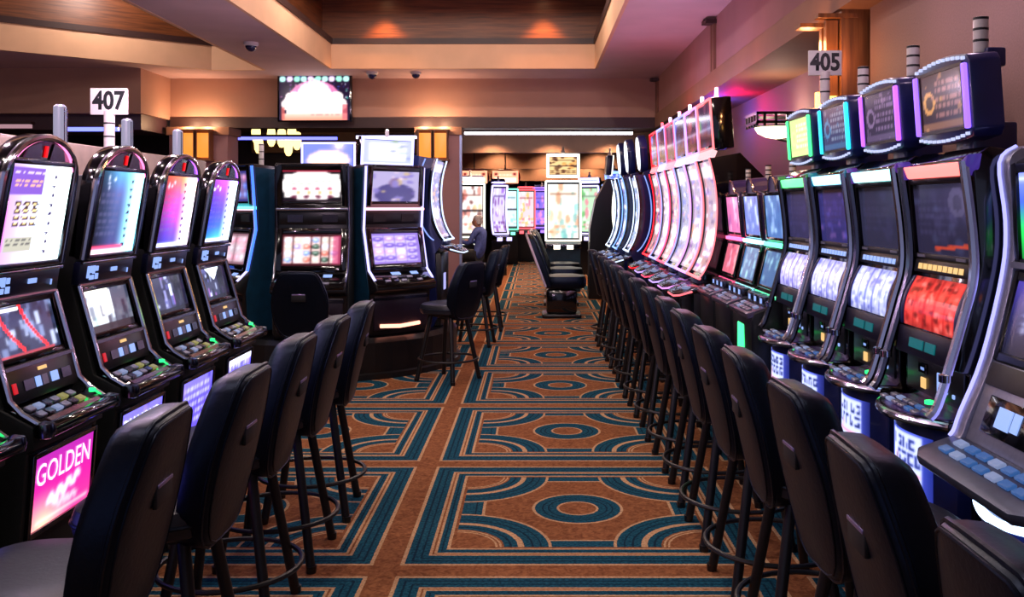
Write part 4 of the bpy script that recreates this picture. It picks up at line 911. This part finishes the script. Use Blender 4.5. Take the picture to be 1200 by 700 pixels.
# ---- tall machines beyond the passage
def tall(x, y, rz, label, pic, tp, edge, h=2.62, group='machines beyond the passage', back=blackp, w=.30, top=True, es=1.8):
    t = empty('slot_machine', (x, y, 0), rz)
    cur = spline([(-.30, .95), (-.24, 1.10), (-.19, 1.4), (-.20, 1.75), (-.25, 2.05)], 4)
    MB().prism([(.22, 0), (.20, 1.2), (.10, 1.7), (-.10, 2.06)]+[(yy+.005, zz) for yy, zz in cur[::-1]]+[(-.42, .90), (-.42, .84), (-.22, .80), (-.22, 0)], -w+.01, w-.01).build('cabinet', back, t)
    screen('curved_screen', lambda s, q: (-w+.05+(2*w-.1)*s, *along(cur, .05+.9*q)), pic, .95, t)
    for q in (-1, 1): MB().tube([(q*(w-.01), yy-.008, zz) for yy, zz in cur], .022, 6).build('edge_light', glow('edge_'+edge[0], edge[1], es), t, smooth=True)
    for k in (0, -1): MB().tube([(-w+.01, cur[k][0]-.008, cur[k][1]), (w-.01, cur[k][0]-.008, cur[k][1])], .022, 6).build('edge_light', glow('edge_'+edge[0], edge[1], es), t, smooth=True)
    MB().box(-w, w, -.48, -.25, .82, .90).build('button_deck', darkchrome, t, bevel=.015)
    for q in (-1, 1): MB().box(q*.12-.06, q*.12+.06, -.50, -.47, .80, .88).build('deck_light', glow('edge_'+edge[0], edge[1], es), t)
    if top:
        T = Pl(-.17, 2.12, -.20, h-.06)
        mb = MB(); T.slab(mb, -w+.02, w-.02, 0, T.L, -.10, .0); b = mb.build('topper', cabblue, t, bevel=.02)
        pscreen('topper_screen', T, -w+.08, w-.08, .05, T.L-.06, .006, tp, 1.0, b)
        mb = MB(); T.frame(mb, -w+.02, w-.02, 0, T.L, .05, 0, .016); mb.build('light_frame', glow('edge_'+edge[0], edge[1], es), b, bevel=.006)
        MB().lathe([(.035, 0), (.035, .05), (.02, .07), (.02, .13), (.001, .14)], (0, -.16, h-.06), 10).build('signal_lamp', whitep, t, smooth=True)
    tag(t, label, 'slot machine', group); return t
def wpic(seed, base, cols):
    rs = np.random.RandomState(seed); a = cv(26, 48, base)
    speck(a, rs, 26, cols, .04, .10, al=.75)
    for k in range(5): disc(a, .1+.2*k, .22, .07, .03, cols[rs.randint(len(cols))], .9); disc(a, .1+.2*k, .12, .07, .03, cols[rs.randint(len(cols))], .9)
    rect(a, .05, .80, .95, .84, tuple(.5*c for c in cols[0]), .6)
    if seed % 2 == 0: rect(a, 0, .47, 1, .53, (.10, .08, .12), .9); rect(a, 0, .0, 1, .04, (.15, .1, .12), .8)
    return blur(a)
tall(.52, 17.3, 0, 'tall white-framed machine with topper facing the passage', wpic(1, (1.05, .98, .92), [(1., .75, .6), (.95, .6, .45), (.6, .9, .85), (1.1, 1.1, 1.1), (.5, .75, .75)]), wpic(2, (.95, .8, .55), [(.3, .15, .1), (.9, .6, .3), (.35, .2, .12)]), ('cream', (1., .95, .86)), 2.62, w=.33, es=1.7, back=cabteal)
tall(1.14, 16.0, PI/2, 'tall black machine seen edge-on, right of the white-framed machine', wpic(3, (.9, .9, .8), [(.5, .7, .9)]), wpic(4, (.8, .85, 1.), [(.4, .4, .8)]), ('pearl', (.95, .95, .88)), 2.52, w=.24)
F = [(-1.36, 19.3, .1, 'far machine with white twin pictures before the seated person', (1.05, 1., .98), [(.9, .5, .45), (.85, .85, 1.), (.4, .2, .2), (1., .8, .6)], ('pearl', (.95, .95, .88)), 2.25, .30),
     (-.92, 21.2, .5, 'narrow lilac far machine behind the seated person', (.85, .80, 1.), [(.6, .4, .85), (1., 1., 1.1), (.5, .3, .6)], ('lav3', (.75, .7, 1.)), 2.2, .2),
     (-.74, 25.5, .05, 'far machine with a green lit head', (.85, .95, 1.), [(.6, .9, .95), (1., 1., 1.1), (.9, .7, .8)], ('mint2', (.45, 1., .75)), 2.1, .27),
     (-.26, 26.6, 0, 'far machine with a red lit head', (1., .82, .85), [(.95, .5, .6), (1.1, 1., 1.), (.9, .75, .4)], ('scarlet', (1., .35, .38)), 2.2, .27),
     (.25, 27.5, -.3, 'far violet machine left of the white-framed machine', (.55, .45, .95), [(.8, .5, 1.), (.3, .3, .9), (1., .6, .8)], ('violet2', (.55, .4, 1.)), 2.2, .3),
     (1.35, 21.5, -.6, 'far machine with green and white lights right of the edge-on one', (.75, .9, .75), [(.9, .95, .9), (.95, .5, .6), (.4, .7, .4)], ('lav3', (.75, .7, 1.)), 2.3, .3),
     (1.85, 20.2, -.9, 'far blue machine half hidden behind the blue bank', (.6, .7, 1.), [(.3, .4, .9), (1., 1., 1.1)], ('sky2', (.5, .65, 1.)), 2.4, .28),
     (.95, 24.0, -.4, 'far blue violet machine between the white-framed and edge-on machines', (.40, .40, .95), [(.9, .9, 1.1), (.3, .2, .7), (.7, .4, .9)], ('violet2', (.55, .4, 1.)), 2.2, .3),
     (-1.75, 24.0, .2, 'far machine half hidden by the passage column', (.95, .9, 1.), [(.8, .5, .6), (.7, .7, 1.)], ('lav3', (.75, .7, 1.)), 2.2, .3)]
for k, (x, y, rz, lb, base, cols, e_, h, w_) in enumerate(F): tall(x, y, rz, lb, wpic(80+k, base, cols), wpic(90+k, cols[0], [base, (1., 1., 1.)]), e_, h, w=w_)
def lit_crown(x, y, z, label):
    t = empty('lit_sign', (x, y, z))
    ou = [(.36*math.copysign(abs(math.cos(q))**.7, math.cos(q)), .19*math.copysign(abs(math.sin(q))**.7, math.sin(q))) for q in [2*PI*k/24 for k in range(24)]]
    mb = MB(); Pl(0, 0, 0, 1).ext(mb, ou, -.08, .0); b = mb.build('housing', mat('sign_red', (.6, .12, .10), .4, noise=.1), t, bevel=.01)
    a = cv(30, 16, (1.05, .62, .48)); rect(a, .1, .12, .9, .42, (1.1, .95, .85)); lines(a, np.random.RandomState(3), .15, .85, .55, .8, 1, (1.1, .95, .9)); disc(a, .14, .75, .07, .10, (.35, .08, .08)); disc(a, .86, .75, .07, .10, (.35, .08, .08))
    pscreen('lit_face', Pl(-.004, -.15, -.004, .15), -.31, .31, 0, .30, .003, blur(a), 1.5, t)
    MB().box(-.015, .015, .0, .03, .18, 3.15-z).build('hanger', blackm, t)
    tag(t, label, 'sign')
lit_crown(-1.45, 22., 2.28, 'red oval lit sign hung over the far machines, left one')
lit_crown(-.71, 22., 2.28, 'red oval lit sign hung over the far machines, right one')
# coloured lamps on the rear of the curved row's toppers, which tint the recessed wall
cm = {o_['label'][:6]: o_ for o_ in COL.objects if 'curved machine' in o_.get('label', '')}
for key, nm, col, pw, lx, ly, lz in (('fourth', 'red', (1., .08, .35), 7, -.15, .48, 2.62), ('fifth ', 'blue', (.22, .30, 1.), 9, -.1, .42, 2.60)):
    par = cm[key]
    MB().lathe([(.03, 0), (.03, .04), (.001, .05)], (lx, ly-.10, lz-.05), 12).build('accent_lamp', glow('accent_'+nm, col, 2.), par, smooth=True)
    MB().tube([(lx, ly-.10, lz-.04), (lx, .05, lz-.10), (lx, -.12, 2.40)], .008, 6).build('lamp_arm', blackm, par)
    l = point_light('accent_light', (0, 0, 0), col, pw, .03); l.parent = par; l.location = (lx, ly, lz)

# ------------------------------------------------------------------ wall screen
rs = np.random.RandomState(3)
a = cv(84, 50, (.10, .05, .16)); speck(a, rs, 60, [(.2, .7, .6), (.7, .3, .8), (.9, .9, .9), (.2, .3, .7)], .006, .016, y0=.35)
for k in range(10): disc(a, .05+k*.1, .93, .045, .07, [(.7, .95, .9), (.9, .8, .95), (.6, .95, .8)][k % 3])
disc(a, .5, .50, .36, .40, (.85, .45, .65)); disc(a, .5, .58, .24, .32, (1., .82, .90))
for k in range(16): disc(a, .10+.053*k, .36+.16*math.sin(k*2.1)**2+.10*math.sin(PI*k/15), .07, .13, (1.05, .98, .96), .9)
disc(a, .5, .66, .13, .18, (1.05, 1., 1.)); rect(a, .1, .16, .9, .42, (1.02, .95, .93)); gradv(a, [(.92, .55, .45), (1., .80, .74)], .04, .97, 0, .16)
lines(a, rs, .45, .86, .08, .16, 1, (.62, .42, .45)); lines(a, rs, .55, .85, .42, .48, 1, (.90, .72, .78)); rect(a, .90, .02, .97, .35, (.85, .38, .42), .8); rect(a, .03, .02, .08, .3, (.80, .36, .34), .8)
speck(a, rs, 26, [(.9, .9, 1.), (.6, .9, .8), (.9, .5, .8)], .006, .014, .02, .5, .98, .85)
t = empty('television', (-3.28, 13.75, 2.87)); t.rotation_euler = (0, 0, math.radians(-3))
MB().box(-.56, .56, -.04, .04, -.02, .68).build('housing', blackg, t, bevel=.008)
pscreen('screen', Pl(-.044, 0, -.044, .66), -.53, .53, .0, .66, .002, blur(a, 1), 1.15, t)
MB().box(-.2, .2, .04, .16, .2, .45).build('wall_bracket', blackm, t)
MB().tube([(0, .0, .67), (0, .0, .66+.0)], .02).build('top_clip', blackm, t)
tag(t, 'wide television showing a bright white show picture on the tan bulkhead', 'television')

# ------------------------------------------------------------------ number signs on posts
def num_sign(x, y, z0, z1, body, label, w, post0):
    t = empty('number_sign', (x, y, post0))
    MB().box(-w/2, w/2, -.008, .008, z0-post0, z1-post0).build('board', signw, t, bevel=.003)
    h = z1-z0
    text_mesh(body, h*.95, lambda u, v: (u, -.0095, (z0+z1)/2-post0+v), signk, 'numerals', t, bold=.034, sx=.84)
    MB().lathe([(.027, 0), (.027, z0-post0+.02)], n=16).build('post', whitep, t, smooth=True)
    MB().lathe([(.0285, .06), (.0285, .068)], n=16).build('band', signk, t, smooth=True)
    MB().lathe([(.0285, .13), (.0285, .138)], n=16).build('band', signk, t, smooth=True)
    tag(t, label, 'sign'); return t
num_sign(-2.25, 4.87, 2.08, 2.22, '407', 'white 407 sign on a post above the beige divider', .195, 1.9)
num_sign(1.626, 5.17, 2.33, 2.47, '405', 'white 405 sign on a post above the green-lit topper', .186, 2.173)

# ------------------------------------------------------------------ divider behind the left row, with twin lamps of the row beyond
o = MB().box(-2.29, -2.21, 1.6, 6.2, 0, 1.9).build('partition', divider_m, bevel=.01); tag(o, 'beige laminate divider standing behind the arched machines', 'divider')

# ------------------------------------------------------------------ chairs
def ring(pts, s, off): return [(x*s, y+0, z) for x, y, z in pts]
def make_stool(name='casino_stool'):
    t = empty(name, (0, 0, 0))
    # seat cushion
    N = 32
    def outl(hw, hd, p=3.2): return [(hw*math.copysign(abs(math.cos(a))**(2/p), math.cos(a)), hd*math.copysign(abs(math.sin(a))**(2/p), math.sin(a))) for a in [2*PI*k/N for k in range(N)]]
    mb = MB(); lv = [(.90, .615), (.98, .625), (1., .645), (1., .675), (.96, .70), (.86, .712), (.5, .716)]
    mb.loft([[(x*s, y*s+.03, z) for x, y in outl(.225, .215)] for s, z in lv]); st = mb.build('seat', seatlth, t, smooth=True)
    MB().tube([(x*1.005, y*1.005+.03, .66) for x, y in outl(.225, .215)], .006, 6, closed=True).build('piping', leather, st, smooth=True)
    MB().box(-.13, .13, -.12, .15, .585, .617).build('seat_plate', blackm, t, bevel=.006)
    MB().lathe([(.07, .56), (.10, .575), (.10, .59)], (0, .02, 0), 16).build('swivel', blackm, t, smooth=True)
    # backrest
    hw = [(.60, .06), (.603, .10), (.62, .145), (.66, .182), (.72, .207), (.80, .222), (.87, .224), (.93, .213), (1.0, .186), (1.05, .163), (1.075, .145), (1.088, .118), (1.092, .06)]
    hw = [(1.092-(1.092-z)*1.075, w_*.96) for z, w_ in hw]; out = [(w_, z) for z, w_ in hw]+[(-w_, z) for z, w_ in hw[::-1]]
    zc = .86
    def by(z, x): return -.160-.110*((z-.60)/.49)+.9*x*x*.35
    def layer(s, off): return [(x*s, by(zc+(z-zc)*s, x*s)+off, zc+(z-zc)*s) for x, z in out]
    mb = MB(); mb.loft([layer(.55, .090), layer(.80, .086), layer(.93, .074), layer(.985, .052), layer(1., .020), layer(1., .004), layer(1., -.012), layer(.965, -.026), layer(.92, -.030), layer(.5, -.034)])
    bk = mb.build('backrest', leather, t, smooth=True)
    MB().tube([(x*1.0, by(z, x)-.012, z) for x, z in out], .006, 6, closed=True).build('piping', leather, bk, smooth=True)
    MB().tube([(x*.945, by(zc+(z-zc)*.945, x*.945)-.029, zc+(z-zc)*.945) for x, z in out], .0035, 5, closed=True).build('seam', leather, bk, smooth=True)
    yb = by(.90, 0)-.0335
    h = MB().box(-.055, .055, yb-.003, yb+.01, .862, .925).build('handle_recess', signk, bk, bevel=.004)
    MB().box(-.05, .05, yb-.0065, yb-.002, .912, .922).build('handle_bar', mat('handle_metal', (.72, .66, .88), .3, .8, noise=.1), bk, bevel=.002)
    for s in (-1, 1):
        MB().tube([(s*.10, -.06, .60), (s*.10, -.155, .61), (s*.09, -.175, .67)], .014, 8).build('back_bracket', blackm, t, smooth=True)
    # legs and foot ring
    for sx in (-1, 1):
        for sy in (-1, 1):
            lg = MB().tube([(sx*.115, sy*.115+.02, .59), (sx*.205, sy*.205+.02, .0)], .0205, 10).build('leg', blackm, t, smooth=True)
            MB().lathe([(.022, 0), (.023, .03)], (sx*.205, sy*.205+.02, .0), 10).build('foot', blackp, lg, smooth=True)
    R = .272
    MB().tube([(R*math.cos(2*PI*k/36), R*math.sin(2*PI*k/36)+.02, .20) for k in range(36)], .0105, 8, closed=True).build('foot_ring', blackm, t, smooth=True)
    return t
proto = make_stool(); used = [False]
def stool(x, y, rz, label):
    r = proto if not used[0] else copy_tree(proto); used[0] = True
    r.location = (x, y, 0); r.rotation_euler = (0, 0, rz); tag(r, label, 'stool', 'black padded casino stools'); return r
GOLD = 'black padded stool '
right = [(.865, 1.39, 'lowest stool back at the right picture edge'), (.865, 1.97, 'second stool of the right row, below the grey machine'),
         (.90, 2.63, 'third stool of the right row, before the red-lit machine'), (.885, 3.25, 'fourth stool of the right row, before the lettered belly glass'),
         (.88, 3.84, 'fifth stool of the right row'), (.88, 4.47, 'sixth stool of the right row'), (.88, 5.09, 'seventh stool of the right row'),
         (.875, 5.72, 'eighth stool of the right row, beside the green lit panel'), (.87, 6.45, 'ninth stool of the right row'), (.86, 7.15, 'tenth stool of the right row'),
         (.85, 7.85, 'eleventh stool of the right row, before the curved machines'), (.85, 8.55, 'twelfth stool of the right row'), (.84, 9.25, 'thirteenth stool of the right row'),
         (.84, 9.95, 'fourteenth stool of the right row'), (.82, 10.65, 'last stool of the right row, beyond the curved machines')]
for i, (x, y, lb) in enumerate(right): stool(x+.085, y, -PI/2+.02+random.uniform(-.05, .05), GOLD+lb)
left = [(-1.15, 2.27, 'with its seat showing, nearest in the left row'), (-1.12, 2.88, 'second nearest in the left row'), (-1.14, 3.60, 'third nearest in the left row'),
        (-1.13, 4.22, 'fourth nearest in the left row'), (-1.12, 4.85, 'last in the left row, edge-on')]
for i, (x, y, lb) in enumerate(left): stool(x-.03, y, PI/2+[.05, .0, .02, .0, .06][i], GOLD+lb)
stool(-1.82, 7.30, .05, GOLD+'seen from behind, before the dark twin-screen machine')
stool(-.78, 8.45, PI/2-.55, GOLD+'standing free beside the passage, legs in full view')
stool(-.68, 10.6, PI/2-.1, GOLD+'partly hidden behind the free-standing stool by the passage')
stool(-.62, 11.9, PI/2, GOLD+'farthest of the three along the passage edge')

# big padded pedestal chairs beyond the passage
def lounge(x, y, rz, label):
    t = empty('pedestal_chair', (x, y, 0), rz)
    MB().box(-.27, .27, -.26, .30, .0, .06).build('base_plate', blackp, t, bevel=.02)
    MB().box(-.23, .23, -.20, .24, .06, .40).build('pedestal', blackg, t, bevel=.04)
    mb = MB(); N = 24
    o_ = [(.29*math.copysign(abs(math.cos(a))**.6, math.cos(a)), .31*math.copysign(abs(math.sin(a))**.6, math.sin(a))) for a in [2*PI*k/N for k in range(N)]]
    mb.loft([[(px*s, py*s+.07, z) for px, py in o_] for s, z in ((.9, .42), (1, .46), (1, .54), (.93, .59), (.5, .61))]); mb.build('seat', leather, t, smooth=True)
    mb = MB(); P = [(.30, .45), (.31, .7), (.30, .95), (.25, 1.13), (.14, 1.19)]; ou = [(w_, z) for w_, z in P]+[(-w_, z) for w_, z in P[::-1]]
    f = lambda z: -.18-.26*(z-.45)/.7
    mb.loft([[(px*s, f(.8+(z-.8)*s)+off, .8+(z-.8)*s) for px, z in ou] for s, off in ((.8, .08), (.97, .05), (1, 0), (.97, -.04), (.8, -.05))]); bk = mb.build('backrest', leather, t, smooth=True)
    MB().tube([(px*1.01, f(z)-.03, z) for px, z in ou], .018, 8).build('light_edge', mat('edge_trim', (.86, .82, .90), .25, .3, noise=.1), bk, smooth=True)  # pale trim colour stands for the bright reflection on the back's edge
    tag(t, label, 'chair', 'pedestal chairs'); return t
lounge(.36, 13.3, -PI/2, 'large padded pedestal chair, nearest before the passage opening')
lounge(.40, 14.9, -PI/2, 'second large padded pedestal chair, behind the nearest one')
lounge(.42, 16.2, -PI/2, 'farthest padded pedestal chair before the tall white machine')

# ------------------------------------------------------------------ bar pendants and counter
def pendant(x, y, z, label):
    t = empty('pendant_lamp', (x, y, z))
    MB().lathe([(.03, .22), (.07, .20), (.085, .08), (.075, -.05), (.04, -.12), (.005, -.13)], n=14).build('glass_shade', glow('pendant_glass', (1., .84, .50), 2.2), t, smooth=True)
    MB().lathe([(.008, .22), (.008, 3.15-z)], n=8).build('stem', blackm, t); MB().lathe([(.035, .2), (.035, .25)], n=10).build('cap', blackm, t)
    tag(t, label, 'pendant lamp', 'pendants over the bar')
for k, (px, py) in enumerate(((300, 160), (303, 172), (318, 164), (330, 165), (342, 160), (348, 168), (338, 175))):
    y = 17.2+.25*(k % 3)+(.5 if k == 6 else 0); pendant((px-627)*y/1080, y, 1.6+(241-py)*y/1080, 'small yellow glass pendant lamp over the bar, '+('upper leftmost', 'lower leftmost', 'third from the left', 'middle one', 'upper right', 'rightmost', 'lowest')[k])
r = empty('bar_counter', (-6.2, 17.2, 0))
MB().box(0, 3.9, 0, .7, 1.05, 1.12).build('counter_top', woodp, r, bevel=.01); MB().box(.05, 3.85, .08, .65, 0, 1.05).build('front', wall_dark, r); tag(r, 'dark bar counter behind the round bank of machines', 'bar')
o = MB().box(-5.25, -4.95, 14.9, 15.0, .0, 2.55).build('banner_stand', mat('slate_blue', (.30, .32, .52), .6, noise=.1, nscale=4)); tag(o, 'slate blue upright panel right of the broad column', 'panel')

# ------------------------------------------------------------------ seated person
def person():
    t = empty('person', (-1.09, 18.03, .01), PI/2-.4)          # faces +Y in its own frame, turned to the left
    V = [((0, -.02, .62), .135), ((0, -.03, .80), .13), ((0, -.02, .98), .155), ((0, .0, 1.10), .12), ((0, .02, 1.17), .055),            # pelvis .. neck
         ((.19, 0, 1.08), .065), ((.25, .10, .86), .05), ((.18, .33, .88), .038),
         ((-.19, 0, 1.08), .065), ((-.25, .10, .86), .05), ((-.18, .33, .88), .038),
         ((.10, .05, .60), .09), ((.13, .42, .62), .07), ((.13, .45, .18), .05), ((.13, .55, .13), .04),
         ((-.10, .05, .60), .09), ((-.13, .42, .62), .07), ((-.13, .45, .18), .05), ((-.13, .55, .13), .04)]
    E = [(0, 1), (1, 2), (2, 3), (3, 4), (3, 5), (5, 6), (6, 7), (3, 8), (8, 9), (9, 10), (0, 11), (11, 12), (12, 13), (13, 14), (0, 15), (15, 16), (16, 17), (17, 18)]
    me = bpy.data.meshes.new('body'); me.from_pydata([v for v, _ in V], E, []); o = link('body', me, t)
    md = o.modifiers.new('skin', 'SKIN'); o.modifiers.new('sub', 'SUBSURF').levels = 2; o.modifiers['sub'].render_levels = 2
    for i, (v, r_) in enumerate(V): me.skin_vertices[0].data[i].radius = (r_, r_*.85)
    me.skin_vertices[0].data[0].use_root = True
    shirt = mat('blue_shirt', (.32, .40, .74), .8, noise=.2, nscale=20); trous = mat('dark_trousers', (.10, .11, .15), .8, noise=.2)
    me.materials.append(shirt)
    # trousers lie over the legs
    mb = MB()
    for s in (-1, 1): mb.tube([(s*.08, .0, .61), (s*.13, .42, .63), (s*.13, .46, .55), (s*.13, .455, .16)], [.125, .10, .095, .075], 12)
    mb.build('trousers', trous, t, smooth=True)
    skin = mat('skin', (.78, .56, .48), .5, noise=.08, nscale=30); hair = mat('grey_hair', (.84, .83, .88), .8, noise=.25, nscale=60)
    # head with brow, nose, chin, ears
    mb = MB(); rings = []; N = 16
    for z, rx, ry, dy in ((1.17, .05, .055, .03), (1.195, .058, .075, .045), (1.22, .068, .088, .05), (1.26, .074, .095, .045), (1.30, .077, .098, .04), (1.34, .075, .095, .035), (1.375, .06, .075, .03), (1.395, .03, .04, .03)):
        rings.append([(rx*math.cos(2*PI*k/N), dy+ry*math.sin(2*PI*k/N)+(.018 if (z in (1.26, 1.22) and k == N//4) else 0), z) for k in range(N)])
    hd = mb.loft(rings).build('head', skin, t, smooth=True)
    MB().tube([(0, .135, 1.30), (0, .155, 1.262), (0, .14, 1.255)], [.008, .014, .012], 8).build('nose', skin, hd, smooth=True)
    for s in (-1, 1):
        MB().lathe([(.006, -.028), (.014, 0), (.006, .028)], (s*.08, .035, 1.275), 8).build('ear', skin, hd, smooth=True)
        MB().lathe([(.002, -.006), (.009, 0), (.002, .006)], (s*.03, .132, 1.295), 8).build('eye', signk, hd, smooth=True)
    MB().tube([(-.025, .134, 1.225), (0, .142, 1.222), (.025, .134, 1.225)], .005, 6).build('mouth', mat('lip', (.6, .36, .34), .5, noise=.05), hd, smooth=True)
    rings = []
    for z, rx, ry, dy in ((1.23, .074, .06, -.008), (1.27, .083, .082, .012), (1.31, .086, .092, .018), (1.35, .083, .098, .025), (1.385, .066, .08, .028), (1.405, .03, .04, .028)):
        rings.append([(rx*math.cos(2*PI*k/N), dy+ry*math.sin(2*PI*k/N), z) for k in range(N)])
    MB().loft(rings).build('hair', hair, t, smooth=True)
    for s in (-1, 1):
        mb = MB(); mb.tube([(s*.18, .31, .885), (s*.175, .38, .885), (s*.17, .41, .88)], [.026, .034, .03], 10)
        for k in range(4): mb.tube([(s*(.148+.018*k), .40, .885), (s*(.146+.018*k), .44+.008*math.sin(k), .882), (s*(.146+.018*k), .465+.01*(k in (1, 2)), .868)], [.009, .0085, .007], 6)
        mb.tube([(s*.15, .35, .885), (s*.128, .38, .88), (s*.12, .405, .872)], [.011, .010, .008], 6)
        mb.build('hand', skin, t, smooth=True)
        MB().box(s*.13-.045, s*.13+.045, .40, .64, 0.10, .18).build('shoe', blackm, t, bevel=.025)
    tag(t, 'grey-haired person in a blue shirt seated facing the far machine', 'person')
person()
stool(-.97, 17.97, PI/2-.4, GOLD+'under the seated person').scale = (1, 1, .66)
